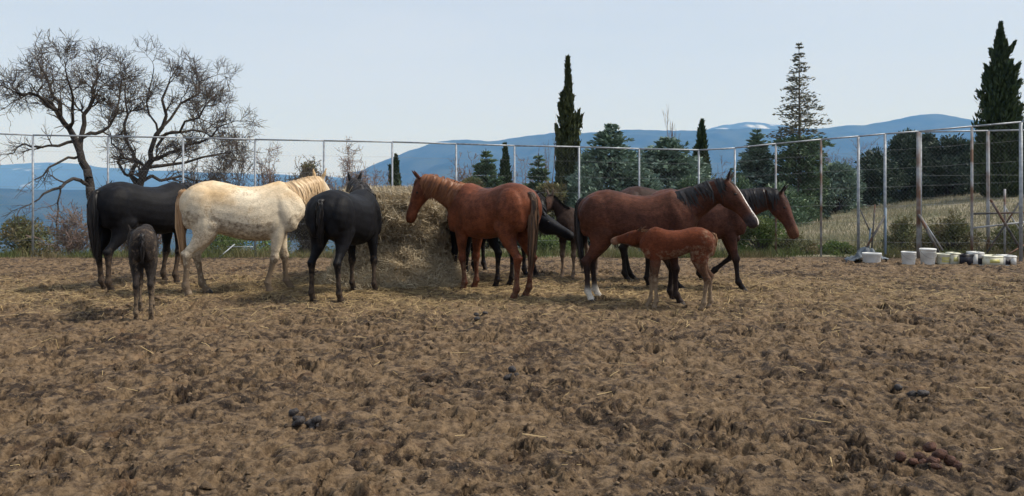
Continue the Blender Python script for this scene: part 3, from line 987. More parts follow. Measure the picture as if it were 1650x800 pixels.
BLACK = (0.0065, 0.0065, 0.008)
BLACK2 = (0.016, 0.013, 0.012)
BAY = (0.064, 0.0235, 0.014)
HERD = 'horses standing in the muddy paddock'
FOALS = 'foals in the muddy paddock'
HORSES = []
HORSES.append(make_horse('horse', 'black horse seen from behind at far side of dark foal, tail hanging', 'horse', HERD, (-5.52, 11.75), R(60), 'coat_dark', BLACK, BLACK, sc=1.07,
           poll=P(318, 306, 12.9), nose=P(345, 350, 13.2), mane='hair_black', tailm='hair_black', tail_len=0.92, tail_w=1.1, mud_leg=0.64, seed=1, width=1.05,
           legs={'FL': {'a': (0.14, 0, 0)}, 'FR': {'a': (0.16, 0, 0)}, 'HL': {'a': (-0.06, 0, 0)}, 'HR': {'a': (0.05, 0, 0)}}))
HORSES.append(make_horse('horse', 'dirty white horse with tan tail and mane beside the hay', 'horse', HERD, (-3.80, 11.05), R(17), 'coat_white', (0.62, 0.53, 0.395), (0.42, 0.34, 0.25), sc=1.08, topcol=(0.50, 0.335, 0.17), belly_mud=0.45,
           poll=P(512, 293, 11.85), nose=P(535, 345, 12.3), mane='hair_cream', tailm='hair_creamtail', tail_len=0.98, tail_w=0.75, mud_leg=0.80, mud_body=0.12, seed=2, mane_side=-1, width=1.05, belly=1.06,
           legs={'FL': {'a': (-0.10, 0, 0)}, 'FR': {'a': (0.24, 0, 0)}, 'HL': {'a': (-0.12, 0, 0)}, 'HR': {'a': (0.10, 0, 0)}}))
HORSES.append(make_horse('horse', 'black horse seen squarely from behind in front of the hay, head away', 'horse', HERD, (-2.27, 10.72), R(76), 'coat_dark', BLACK, BLACK, sc=1.0,
           poll=P(571, 296, 11.9), nose=P(574, 345, 12.25), mane='hair_black', tailm='hair_black', tail_len=0.62, tail_w=0.75, mud_leg=0.60, seed=3, width=1.12, belly=1.05,
           tail_dir=(0.03, 0.03), legs={'FR': {'a': (0.05, 0, 0), 'y': -0.06}, 'HL': {'a': (0.0, 0, 0), 'y': 0.06}, 'HR': {'a': (-0.04, 0, 0), 'y': -0.02}}))
HORSES.append(make_horse('horse', 'chestnut red horse with black tail end, head lowered to the hay', 'horse', HERD, (-0.30, 10.95), R(134), 'coat_brown', (0.112, 0.034, 0.0155), (0.08, 0.027, 0.015), leg_top=0.5, sc=1.06,
           poll=P(679, 290, 11.55), nose=P(660, 352, 11.5), headscale=1.02, mane='hair_chest', tailm='hair_tailmix', tail_len=0.98, tail_w=0.95, mud_leg=0.5, seed=4, mane_side=1, width=1.04,
           legs={'FL': {'a': (0.12, 0, 0)}, 'FR': {'a': (0.0, 0, 0)}, 'HL': {'a': (0.0, 0, 0)}, 'HR': {'a': (-0.08, 0, 0)}}))
HORSES.append(make_horse('horse', 'black horse mostly hidden behind the chestnut, facing the hay', 'horse', HERD, (-0.52, 12.1), R(130), 'coat_dark', BLACK, BLACK, sc=1.0,
           poll=P(722, 322, 12.9), nose=P(666, 350, 12.9), mane='hair_black', tailm='hair_black', seed=5, mud_leg=0.5,
           legs={'FL': {'a': (0.05, 0, 0)}, 'FR': {'a': (-0.08, 0, 0)}}))
HORSES.append(make_horse('horse', 'black horse stretching its head out past the chestnut rump', 'horse', HERD, (-0.08, 13.25), R(-37), 'coat_dark', (0.008, 0.008, 0.010), BLACK, sc=1.0,
           poll=P(870, 350, 12.05), nose=P(930, 386, 11.75), mane='hair_black', tailm='hair_black', seed=6, mud_leg=0.5, headscale=1.05))
HORSES.append(make_horse('horse', 'bay mare with white blaze and white hind feet, foal at her side', 'horse', HERD, (1.67, 10.27), R(-13), 'coat_brown', BAY, (0.022, 0.014, 0.012), leg_top=0.62, sc=1.0,
           poll=P(1170, 296, 10.0), nose=P(1212, 354, 9.78), mane='hair_black', tailm='hair_black', tail_len=0.95, tail_w=0.8, mud_leg=0.25, seed=7, mane_side=1, blaze=True, width=1.05, belly=1.04,
           socks={'HL': 0.18, 'HR': 0.20}, muzzle=(0.035, 0.026, 0.028), roll=-0.25,
           legs={'FL': {'a': (0.06, 0, 0)}, 'FR': {'a': (-0.06, 0, 0)}, 'HL': {'a': (-0.06, 0, 0)}, 'HR': {'a': (0.02, 0, 0)}}))
HORSES.append(make_horse('horse', 'dark bay horse walking behind the bay mare, one foreleg raised', 'horse', HERD, (2.74, 11.45), R(-4), 'coat_brown', (0.066, 0.027, 0.019), (0.016, 0.012, 0.011), leg_top=0.6, sc=1.0,
           poll=P(1255, 314, 11.3), nose=P(1278, 370, 11.2), mane='hair_black', tailm='hair_black', seed=8, mud_leg=0.25, mane_side=1,
           muzzle=(0.12, 0.052, 0.03), legs={'FR': {'a': (-0.16, 0.02, 0)}, 'FL': {'a': (-0.18, 1.05, 0.35), 'lift': True}, 'HL': {'a': (0.12, 0, 0)}, 'HR': {'a': (-0.42, 0.1, 0)}}))
HORSES.append(make_horse('horse', 'dark horse hidden behind the bay mare, only its back and legs showing', 'horse', HERD, (2.42, 12.4), R(2), 'coat_brown', (0.035, 0.018, 0.014), (0.014, 0.011, 0.010), leg_top=0.7, sc=1.02,
           poll=P(1148, 335, 12.6), nose=P(1180, 375, 12.6), mane='hair_black', tailm='hair_black', seed=9, mud_leg=0.3, legs={'FL': {'a': (-0.30, 0.05, 0)}, 'FR': {'a': (-0.1, 0, 0)}, 'HL': {'a': (-0.15, 0, 0)}}))
HORSES.append(make_horse('foal', 'dark foal facing away, alone in front of the black horse', 'foal', FOALS, (-4.33, 9.15), R(112), 'coat_foal', (0.022, 0.017, 0.015), (0.016, 0.013, 0.012), sc=0.62, leg_add=0.165, foal=True,
           poll=P(214, 375, 9.95), nose=P(218, 410, 10.2), mane='hair_black', tailm='hair_black', tail_len=0.52, tail_w=0.7, tail_bush=0.6, mud_leg=0.58, mud_body=0.08, mud_haunch=0.43, seed=10, width=0.80, voxel=0.0155, legw=1.15,
           legs={'HL': {'y': 0.0}, 'HR': {'y': -0.02}}))
HORSES.append(make_horse('foal', 'chestnut foal with dirty legs nursing from the bay mare', 'foal', FOALS, (2.05, 9.68), R(170), 'coat_foal', (0.100, 0.027, 0.011), (0.09, 0.045, 0.026), leg_top=0.85, sc=0.59, leg_add=0.155, foal=True,
           poll=P(1030, 376, 9.80), nose=P(988, 388, 10.02), mane='hair_foal', tailm='hair_foal', tail_len=0.5, tail_w=0.7, tail_bush=0.5, mud_leg=0.72, mud_body=0.16, mud_haunch=0.46, seed=11, width=0.95, voxel=0.0155, ear_back=0.45, legw=1.22,
           muzzle=(0.24, 0.13, 0.085), headscale=1.15, legs={'FL': {'a': (0.05, 0, 0)}, 'FR': {'a': (-0.12, 0, 0)}, 'HL': {'a': (-0.10, 0, 0)}, 'HR': {'a': (0.10, 0, 0)}}))
HORSES.append(make_horse('foal', 'dark brown foal looking out behind the outstretched black head', 'foal', FOALS, (1.10, 12.9), R(236), 'coat_foal', (0.030, 0.017, 0.013), (0.14, 0.10, 0.075), leg_top=0.7, sc=0.74, leg_add=0.08, foal=True,
           poll=P(888, 318, 12.75), nose=P(864, 350, 12.5), mane='hair_black', tailm='hair_black', tail_len=0.5, tail_bush=0.5, mud_leg=0.55, seed=12, voxel=0.0155, face=(0.09, 0.045, 0.03)))

# ------------------------------------------------------------------ hay
M['hay_core'] = noise_mat('packed_hay', (0.17, 0.125, 0.068), (0.40, 0.31, 0.185), scale=9, rough=0.95, bump=1.0, bscale=45)
M['hay'] = leaf_mat('loose_hay', (0.29, 0.235, 0.15), (0.70, 0.60, 0.43), (0.38, 0.31, 0.21), rough=0.8, trans=0.15, nscale=2.3)
M['straw'] = leaf_mat('trodden_straw', (0.20, 0.14, 0.065), (0.46, 0.34, 0.17), rough=0.85, trans=0.0)
HB = np.array([sx(645, 12.75), 12.75])


def hay_radius(a, z):
    """outline of the half eaten round bale and its fallen heap"""
    front = np.cos(a + math.pi / 2)          # 1 towards the camera
    base = 0.88 + 0.03 * np.sin(3 * a + 1) + 0.05 * np.sin(5 * a)
    spread = np.clip(1 - z / 0.55, 0, 1) ** 1.5 * (0.24 + 0.10 * np.cos(a - math.pi) + 0.30 * np.clip(front, 0, 1) + 0.30 * np.exp(-((a + 0.75) / 0.5) ** 2))
    bulge = 0.10 * np.sin(np.clip(z, 0, 1.42) / 1.42 * math.pi)
    eaten = -0.14 * np.exp(-((a + 1.05) / 0.6) ** 2) * np.exp(-((z - 0.62) / 0.30) ** 2)
    top = np.clip((1.42 - z) / 0.16, 0, 1) ** 0.45
    return (base + spread + bulge + eaten) * (0.35 + 0.65 * top)


hr = empty('hay_bale', (HB[0], HB[1], 0))
tag(hr, 'large round bale of hay pulled apart into a heap amid the horses', 'hay bale')
mb = MB()
na = 110
rings = []
for z in np.linspace(-0.05, 1.42, 52):
    a = np.linspace(-math.pi, math.pi, na, endpoint=False)
    r = hay_radius(a, np.full(na, max(z, 0))) * 0.97 + 0.10 * fbm(np.cos(a) * 4.2 + 9, np.full(na, z * 6) + np.sin(a) * 5, 4, 31)
    if z > 1.415: r = r * 0.6
    rings.append(np.stack([r * np.cos(a), r * np.sin(a), np.full(na, z) + 0.02 * fbm(a * 3, np.full(na, z), 3, 4)], 1))
mb.ring_tube(rings)
mb.build('packed_core', M['hay_core'], hr, smooth=True)
mb = MB()
N = 38000
a = RNG.uniform(-math.pi, math.pi, N); z = 1.43 * RNG.random(N) ** 1.1
tp = RNG.random(N) < 0.10
r = hay_radius(a, z) + 0.02 * RNG.normal(size=N) + 0.10 * fbm(np.cos(a) * 4.2 + 9, z * 6 + np.sin(a) * 5, 4, 31) + 0.03 * np.abs(RNG.normal(size=N)) * (RNG.random(N) < 0.2)
r = np.where(tp, r * np.sqrt(RNG.random(N)), r); z = np.where(tp, 1.40 + 0.03 * RNG.random(N), z)
C = np.stack([r * np.cos(a), r * np.sin(a), z], 1)
tang = np.stack([-np.sin(a), np.cos(a), np.zeros(N)], 1); nrm = np.stack([np.cos(a), np.sin(a), 0.3 * np.ones(N)], 1)
d = unit(tang * RNG.normal(size=(N, 1)) + np.array([0, 0, 1.0]) * RNG.normal(size=(N, 1)) * 0.75 + nrm * RNG.normal(size=(N, 1)) * 0.35)
ln = RNG.uniform(0.05, 0.22, (N, 1))
wv = unit(np.cross(d, RNG.normal(size=(N, 3)))) * RNG.uniform(0.0020, 0.0055, (N, 1))
# bent stalks: two joined pieces
C = C.copy(); C[:, 2] = np.maximum(C[:, 2], 0.01)
bend = unit(d + 0.6 * RNG.normal(size=(N, 3)))
mid = C + d * ln * 0.5
V = np.stack([C - d * ln * 0.5 - wv, C - d * ln * 0.5 + wv, C + wv, C - wv, C + bend * ln * 0.5 + wv, C + bend * ln * 0.5 - wv], 1)
V[:, :, 2] = np.maximum(V[:, :, 2], 0.0)
b0 = (np.arange(N) * 6)[:, None]
mb.add(V.reshape(-1, 3), np.concatenate([b0 + np.array([[0, 1, 2, 3]]), b0 + np.array([[3, 2, 4, 5]])]))
o = mb.build('loose_stalks', M['hay'], hr); o['kind'] = 'stuff'

# straw trodden into the mud
mb = MB()
N = 50000
x = RNG.uniform(-9.5, 9.5, N); y = RNG.normal(11.0, 1.7, N)
x[:9000] = HB[0] + RNG.normal(-0.2, 1.5, 9000); y[:9000] = HB[1] - 0.9 + RNG.normal(0, 0.8, 9000)
x[9000:17000] = RNG.uniform(-9, 9, 8000); y[9000:17000] = RNG.uniform(4, 15.3, 8000)
keep = (RNG.random(N) < straw_density(x, y) * 1.2 + 0.08) & (y > 3.6) & (y < 15.2) & (np.abs(x) < y * 0.78)
keep[:9000] |= True
x, y = x[keep], y[keep]; N = len(x)
a = RNG.uniform(0, 2 * math.pi, N); ln = RNG.uniform(0.02, 0.10, N)
p0 = np.stack([x - np.cos(a) * ln, y - np.sin(a) * ln], 1); p1 = np.stack([x + np.cos(a) * ln, y + np.sin(a) * ln], 1)
z0 = mud_z(p0[:, 0], p0[:, 1]) + RNG.uniform(0.003, 0.018, N); z1 = mud_z(p1[:, 0], p1[:, 1]) + RNG.uniform(0.003, 0.018, N)
zm = mud_z(x, y) + 0.006
wv = np.stack([-np.sin(a), np.cos(a)], 1) * RNG.uniform(0.0012, 0.003, (N, 1))
V = np.stack([np.c_[p0 - wv, z0], np.c_[p0 + wv, z0 + .002], np.c_[np.c_[x, y] + wv, np.maximum(zm, (z0 + z1) / 2) + .002], np.c_[np.c_[x, y] - wv, np.maximum(zm, (z0 + z1) / 2)],
              np.c_[p1 + wv, z1 + .002], np.c_[p1 - wv, z1]], 1)
b0 = (np.arange(N) * 6)[:, None]
mb.add(V.reshape(-1, 3), np.concatenate([b0 + np.array([[0, 1, 2, 3]]), b0 + np.array([[3, 2, 4, 5]])]))
tag(mb.build('straw_litter', M['straw']), 'pale straw trodden into the mud around the horses', 'straw', kind='stuff')

# loose clods lying on the mud
M['clod'] = noise_mat('mud_clods', (0.05, 0.034, 0.022), (0.20, 0.138, 0.084), scale=6, rough=0.95, bump=0.8, bscale=60, lo=0.3, hi=0.7)
mb = MB()
ico_v = np.array([(0, 0, 1), (.9, 0, .4), (.28, .85, .4), (-.72, .53, .4), (-.72, -.53, .4), (.28, -.85, .4), (.72, .53, -.4), (-.28, .85, -.4), (-.9, 0, -.4), (-.28, -.85, -.4), (.72, -.53, -.4)])
ico_f = np.array([(0, 1, 2), (0, 2, 3), (0, 3, 4), (0, 4, 5), (0, 5, 1), (1, 6, 2), (2, 7, 3), (3, 8, 4), (4, 9, 5), (5, 10, 1), (2, 6, 7), (3, 7, 8), (4, 8, 9), (5, 9, 10), (1, 10, 6)])
N = 5000
y = 3.4 + 12.0 * RNG.random(N) ** 1.5; x = RNG.uniform(-1, 1, N) * (y * 0.76)
s = RNG.lognormal(math.log(0.010), 0.45, N)
z = mud_z(x, y)
V = ico_v[None] * (1 + 0.38 * RNG.normal(size=(N, 11, 1))) * s[:, None, None] * RNG.uniform(0.6, 1.3, (N, 1, 3))
a = RNG.uniform(0, 6.28, N); ca, sa = np.cos(a)[:, None], np.sin(a)[:, None]
V = np.stack([V[..., 0] * ca - V[..., 1] * sa + x[:, None], V[..., 0] * sa + V[..., 1] * ca + y[:, None], V[..., 2] * 0.7 + z[:, None] + s[:, None] * 0.2], -1)
mb.add(V.reshape(-1, 3), (ico_f[None] + (np.arange(N) * 11)[:, None, None]).reshape(-1, 3))
tag(mb.build('mud_crumbs', M['clod'], smooth=False), 'small loose clods of mud strewn over the paddock', 'mud', kind='stuff')

# droppings
M['dung'] = noise_mat('fresh_dung', (0.018, 0.016, 0.018), (0.06, 0.05, 0.045), scale=20, rough=0.6, bump=0.6, bscale=80)
M['dung_red'] = noise_mat('old_dung', (0.035, 0.016, 0.012), (0.11, 0.05, 0.032), scale=20, rough=0.8, bump=0.6, bscale=80)


def dung(px, py, n, spread, size, mat, label):
    Y = CAM_H * F / (py - HOR); X = sx(px, Y)
    r = empty('dung_pile', (X, Y, float(mud_z(X, Y))))
    tag(r, label, 'dung', 'droppings on the mud')
    rng = np.random.default_rng(int(px))
    for k in range(n):
        mb = MB()
        s = size * rng.uniform(0.7, 1.2)
        ellipsoid(mb, (0, 0, 0), s * rng.uniform(.9, 1.3), s, s * 0.8, rng.uniform(-.5, .5), 7, 10)
        dx, dy = rng.normal(0, spread, 2) if k else (0, 0)
        zz = float(mud_z(X + dx, Y + dy)) - float(mud_z(X, Y)) + s * 0.45 + (0.05 * size / 0.03 if k % 4 == 3 else 0)
        mb.V = [v * (1 + 0.10 * rng.normal(size=(len(v), 1))) + np.array([dx, dy, zz]) for v in mb.V]
        mb.build('dropping', M[mat], r, smooth=True)


dung(487, 684, 11, 0.055, 0.032, 'dung', 'bluish black dung pile, biggest dark heap on the near mud')
dung(824, 610, 6, 0.05, 0.030, 'dung', 'small dark dung pile in the middle of the open mud')
dung(766, 516, 5, 0.07, 0.028, 'dung', 'dark dung pile on the mud just before the hay')
dung(1482, 742, 14, 0.085, 0.030, 'dung_red', 'reddish brown old dung pile in the near corner of the mud')
dung(1470, 640, 5, 0.05, 0.027, 'dung', 'small dark dung pile behind the reddish one')

# ------------------------------------------------------------------ fences
M['galv'] = noise_mat('galvanised_pipe', (0.24, 0.26, 0.285), (0.38, 0.405, 0.43), scale=14, rough=0.55, metallic=0.35, bump=0.1)
M['rusty'] = noise_mat('rusty_galvanised_pipe', (0.26, 0.27, 0.28), (0.40, 0.41, 0.42), scale=6, rough=0.75, c3=(0.15, 0.088, 0.058), scale3=2.2, t3=(0.44, 0.62))
M['wire'] = noise_mat('fence_wire', (0.26, 0.27, 0.28), (0.38, 0.39, 0.40), scale=9, rough=0.6, metallic=0.3)


def fence(label, posts, mesh_rows=True, rail=True, group='pipe and wire fences', wires=(0.35, 0.7, 1.05, 1.4, 1.75, 2.1), rail_r=0.017):
    """posts: (px, py_top, Y, radius, material)"""
    tops = []; bots = []
    root = None
    for (px, pyt, Y, r, mt) in posts:
        X = sx(px, Y)
        zb = float(terr(X, Y)) if Y > EDGE else -0.05
        t = P(px, pyt, Y)
        if root is None:
            root = empty('wire_fence', (X, Y, zb))
            tag(root, label, 'fence', group)
            O = np.array([X, Y, zb])
        b = np.array([X, Y, zb - 0.15])
        r *= 0.85; mb = MB(); mb.tubes([b - O], [t - O], r, r, 10, cap=True)
        mb.build('post', M[mt], root, smooth=False)
        tops.append(t - O); bots.append(np.array([X, Y, zb]) - O)
    tops = np.array(tops); bots = np.array(bots)
    if rail:
        for k in range(len(tops) - 1):
            mb = MB()
            mb.tubes([tops[k] + (0, 0, .012)], [tops[k + 1] + (0, 0, .012)], rail_r, rail_r, 8, cap=True)
            mb.build('top_rail', M['galv'], root)
    mb = MB()
    for k in range(len(tops) - 1):
        for h in wires:
            a, b = bots[k].copy(), bots[k + 1].copy()
            ha = (tops[k] - bots[k])[2] * h / 2.4; hb = (tops[k + 1] - bots[k + 1])[2] * h / 2.4
            a[2] += ha; b[2] += hb
            m = (a + b) / 2 - (0, 0, 0.012)
            mb.tubes([a, m], [m, b], 0.0016, 0.0016, 4)
        if mesh_rows:
            # woven diamond mesh between the posts
            L_ = np.linalg.norm((tops[k + 1] - tops[k])[:2]); H_ = 2.4
            st = 0.075
            n = int((L_ + H_) / st)
            A, B = [], []
            for i in range(n):
                u0 = i * st - H_
                for sgn in (0, 1):
                    p0u, p0v, p1u, p1v = u0, 0.0, u0 + H_, 1.0
                    # clip to 0..L
                    if p0u < 0: p0v = -p0u / H_; p0u = 0
                    if p1u > L_: p1v = 1 - (p1u - L_) / H_; p1u = L_
                    if p1v <= p0v: continue
                    if sgn: q = ((L_ - p0u) / L_, p0v, (L_ - p1u) / L_, p1v)
                    else: q = (p0u / L_, p0v, p1u / L_, p1v)
                    f = lambda u_, v_: (bots[k] * (1 - u_) + bots[k + 1] * u_) * (1 - v_) + (tops[k] * (1 - u_) + tops[k + 1] * u_) * v_
                    A.append(f(q[0], q[1])); B.append(f(q[2], q[3]))
            mb.tubes(A, B, 0.0005, 0.0005, 3)
    o = mb.build('wire_mesh', M['wire'], root); o['kind'] = 'stuff'
    return root, O


G, RU = 'galv', 'rusty'
f1, O1 = fence('long grey pipe and wire fence behind the horses, from bare trees to hedge',
      [(-70, 214, 16.1, .026, G), (53, 219, 16.2, .026, G), (174, 221, 16.3, .024, G), (295, 223, 16.4, .027, G), (411, 226, 16.5, .024, G), (522, 228, 16.6, .026, G), (632, 230, 16.7, .024, G), (735, 233, 16.8, .027, G),
       (829, 236, 16.9, .024, G), (933, 238, 17.0, .028, G), (1030, 241, 17.1, .024, G), (1126, 243, 17.1, .026, G), (1184, 240, 16.9, .024, G)])
f2, O2 = fence('rust streaked pipe fence behind the buckets, rising beyond the dry slope',
      [(1184, 239.5, 16.8, .02, G), (1250, 233, 16.5, .024, RU), (1323, 226, 16.2, .026, RU), (1383, 221, 16.0, .034, G), (1426, 217, 15.9, .032, G), (1480, 213, 15.75, .046, RU), (1566, 205, 15.5, .03, RU), (1645, 198, 15.3, .04, G), (1735, 190, 15.1, .03, G)], mesh_rows=True)
f3, O3 = fence('second thin pipe fence leading off beyond the rusty posts', [(1484, 214, 16.6, .02, G), (1592, 212, 16.4, .04, RU), (1700, 210, 16.2, .03, G)], mesh_rows=False, wires=(1.1, 1.55))
for (a, b, r) in ((P(378, 394, 16.35), P(346, 421, 16.0), .018), (P(408, 398, 16.4), P(366, 398, 16.4), .012)):
    mb = MB(); mb.tubes([a - O1], [b - O1], r * .8, r * .8, 8, cap=True); mb.build('brace', M['galv'], f1)


def pipes(name, label, cat, segs, group='scrap metal along the fence'):
    """segs: (px0,py0,Y0, px1,py1,Y1, r, mat); each pipe a part"""
    O = None
    for (x0, y0, Y0, x1, y1, Y1, r, mt) in segs:
        a, b = P(x0, y0, Y0), P(x1, y1, Y1)
        if O is None:
            O = np.array([a[0], a[1], 0.0]); root = empty(name, O); tag(root, label, cat, group)
        mb = MB(); mb.tubes([a - O], [b - O], r, r, 8, cap=True); mb.build('pipe', M[mt], root)
    return root


M['dark_pipe'] = noise_mat('weathered_dark_pipe', (0.05, 0.05, 0.05), (0.14, 0.13, 0.12), scale=8, rough=0.8, c3=(0.12, 0.06, 0.035), scale3=3, t3=(0.5, 0.6))
M['blue_pipe'] = noise_mat('blue_grey_pipe', (0.14, 0.20, 0.27), (0.24, 0.30, 0.36), scale=8, rough=0.6)
pipes('pipe_trestle', 'crossed dark and blue pipe trestle behind the white tub', 'scrap metal',
      [(1391, 408, 15.3, 1428, 345, 15.5, .022, 'dark_pipe'), (1404, 410, 15.5, 1410, 330, 15.6, .016, 'dark_pipe'), (1386, 338, 15.6, 1404, 378, 15.5, .014, 'dark_pipe'), (1427, 410, 15.4, 1427, 335, 15.5, .02, 'blue_pipe'), (1399, 405, 15.5, 1403, 368, 15.5, .016, 'blue_pipe')])
pipes('leaning_pipe', 'pair of rusty pipes leaning on the thick rusty post', 'scrap metal',
      [(1513, 407, 15.2, 1480, 346, 15.65, .026, 'dark_pipe'), (1519, 404, 15.3, 1483, 349, 15.68, .02, 'rusty')])
pipes('scrap_pipes', 'dark rusty pipe frame with crossed braces at the end of the buckets', 'scrap metal',
      [(1596, 322, 15.6, 1648, 408, 15.6, .026, 'dark_pipe'), (1590, 408, 15.7, 1660, 300, 15.7, .018, 'dark_pipe'), (1566, 345, 15.7, 1670, 342, 15.7, .02, 'dark_pipe'), (1566, 368, 15.75, 1670, 356, 15.75, .018, 'rusty'),
       (1619, 418, 15.8, 1619, 305, 15.8, .022, 'rusty'), (1650, 395, 15.75, 1612, 418, 15.6, .016, 'dark_pipe'), (1620, 335, 15.85, 1662, 400, 15.8, .014, 'rusty')])
# crumpled sheet behind the tub
M['sheet'] = noise_mat('crumpled_grey_sheet', (0.05, 0.065, 0.08), (0.13, 0.155, 0.185), scale=5, rough=0.6, bump=0.4, bscale=12)
c = P(1408, 424, 15.05)
gx, gy = np.meshgrid(np.linspace(-0.42, 0.36, 26), np.linspace(-0.2, 0.2, 14))
zz = np.clip(0.28 * np.exp(-((gx + .02) / .2) ** 2 - (gy / .16) ** 2) + 0.09 * (1 - np.abs(fbm(gx * 7, gy * 7, 4, 3))), 0.004, 1) * np.clip((0.44 - np.abs(gx)) / 0.1, 0, 1)
o = grid_obj('crumpled_sheet', gx, gy + 0.03 * fbm(gx * 9, gy * 9, 3, 8), zz - 0.02, M['sheet'])
o.location = tuple(c + np.array([0, 0.25, 0.0])); o.modifiers.new('t', 'SOLIDIFY').thickness = 0.006
o.location.z = 0.0
tag(o, 'crumpled grey sheet lying in a heap behind the white tub', 'sheet')

# ------------------------------------------------------------------ buckets and boxes
M['pl_white'] = noise_mat('dirty_white_plastic', (0.55, 0.55, 0.53), (0.74, 0.74, 0.72), scale=6, rough=0.5, c3=(0.34, 0.29, 0.22), scale3=5, t3=(0.60, 0.78))
M['pl_cream'] = noise_mat('cream_plastic', (0.58, 0.57, 0.44), (0.72, 0.71, 0.58), scale=5, rough=0.5, c3=(0.36, 0.31, 0.2), scale3=5, t3=(0.60, 0.78))
M['pl_yellow'] = noise_mat('yellow_label', (0.50, 0.46, 0.14), (0.62, 0.58, 0.24), scale=14, rough=0.5)
M['pl_black'] = noise_mat('black_plastic', (0.012, 0.012, 0.018), (0.03, 0.03, 0.04), scale=6, rough=0.45)
M['pl_inside'] = noise_mat('shadowy_plastic_inside', (0.3, 0.29, 0.27), (0.42, 0.41, 0.38), scale=6, rough=0.6)
M['handle'] = noise_mat('wire_handle', (0.2, 0.2, 0.2), (0.3, 0.3, 0.3), rough=0.5, metallic=0.5)


def bucket(label, px0, px1, pyt, pyb, mat, labelmat=None, oval=1.0, taper=0.86, handle=True, lid=False):
    Y = CAM_H * F / (pyb - HOR); r1 = (px1 - px0) / 2 / F * Y; X = sx((px0 + px1) / 2, Y + r1); h = (pyb - pyt) / F * Y
    root = empty('bucket', (X, Y + r1 * oval, -0.01)); tag(root, label, 'bucket', 'buckets and boxes along the fence')
    mb = MB(); r0 = r1 * taper
    mb.lathe([(0.001, 0.0), (r0 * .97, 0.0), (r0, 0.012), (r1 * .985, h - .03), (r1 * 1.0, h - .028), (r1 * 1.03, h - .026), (r1 * 1.03, h), (r1 * .96, h), (r1 * .93, h - .03), (r0 * .93, 0.03), (.001, .028)], 28, sq=oval)
    mb.build('shell', M[mat], root, smooth=False)
    for k in (0.80, 0.88):
        q = MB(); rr_ = r0 + (r1 - r0) * k
        q.lathe([(rr_ * 1.0, h * k), (rr_ * 1.035, h * k + .004), (rr_ * 1.035, h * k + .010), (rr_, h * k + .014)], 28, sq=oval); q.build('rib', M[mat], root)
    if lid:
        q = MB(); q.lathe([(.001, h + .012), (r1 * 1.02, h + .012), (r1 * 1.06, h + .006), (r1 * 1.06, h - .02), (r1 * 1.04, h - .02)], 28, sq=oval); q.build('lid', M[mat], root)
    if labelmat:
        q = MB()
        aa_ = np.linspace(-2.25, -0.9, 12)
        V = np.concatenate([np.stack([(r0 + (r1 - r0) * v) * 1.012 * np.cos(aa_), (r0 + (r1 - r0) * v) * 1.012 * np.sin(aa_) * oval, np.full(12, h * v)], 1) for v in (0.25, 0.72)])
        i = np.arange(11); q.add(V, np.stack([i, i + 1, i + 13, i + 12], 1)); q.build('label', M[labelmat], root)
    if handle:
        q = MB(); t = np.linspace(0, math.pi, 13)
        pts = np.stack([r1 * 1.05 * np.cos(t), -r1 * 0.55 * oval * np.sin(t) - r1 * 0.55 * oval * np.sin(t), h - .03 - 0.45 * h * np.sin(t)], 1)
        q.tubes(pts[:-1], pts[1:], .0035, .0035, 5); q.build('handle', M['handle'], root)
    return root


def crate(label, px0, px1, pyt, pyb, mat, depth=0.28, hole=None, labelmat=None, rot=0.0, cat='box', name='plastic_box', z0=-0.01):
    Y = CAM_H * F / (pyb - HOR); wd = (px1 - px0) / F * Y; h = (pyb - pyt) / F * Y
    X = sx((px0 + px1) / 2, Y)
    root = empty(name, (X, Y + depth / 2, z0), rot); tag(root, label, cat, 'buckets and boxes along the fence')
    t = 0.012
    x0, x1, y0, y1 = -wd / 2, wd / 2, -depth / 2, depth / 2
    for nm, lo, hi in (('base', (x0 + t, y0 + t, 0), (x1 - t, y1 - t, t)), ('side', (x0, y0 + t, 0), (x0 + t, y1 - t, h)), ('side', (x1 - t, y0 + t, 0), (x1, y1 - t, h)), ('side', (x0, y1 - t, 0), (x1, y1, h))):
        q = MB(); q.box(lo, hi); q.build(nm, M[mat], root)
    if hole:
        hx0, hx1, hz = x0 + wd * hole[0], x0 + wd * hole[1], h * hole[2]
        q = MB(); q.box((x0, y0, 0), (hx0, y0 + t, h)); q.box((hx1, y0, 0), (x1, y0 + t, h)); q.box((hx0, y0, hz), (hx1, y0 + t, h)); q.build('front', M[mat], root)
        q = MB(); q.box((hx0, y0 + t * 3, t), (hx1, y0 + t * 4, hz)); q.build('opening', M['pl_black'], root)  # black panel behind the hole, painting in the shade of its inside
    else:
        q = MB(); q.box((x0, y0, 0), (x1, y0 + t, h)); q.build('front', M[mat], root)
    q = MB(); q.box((x0 - .008, y0 - .008, h - .035), (x1 + .008, y0 - .001, h - .008)); q.build('rim', M[mat], root)
    if labelmat:
        q = MB(); q.box((x0 + wd * .25, y0 - .003, h * .3), (x0 + wd * .8, y0 - .0005, h * .65)); q.build('label', M[labelmat], root)
    return root


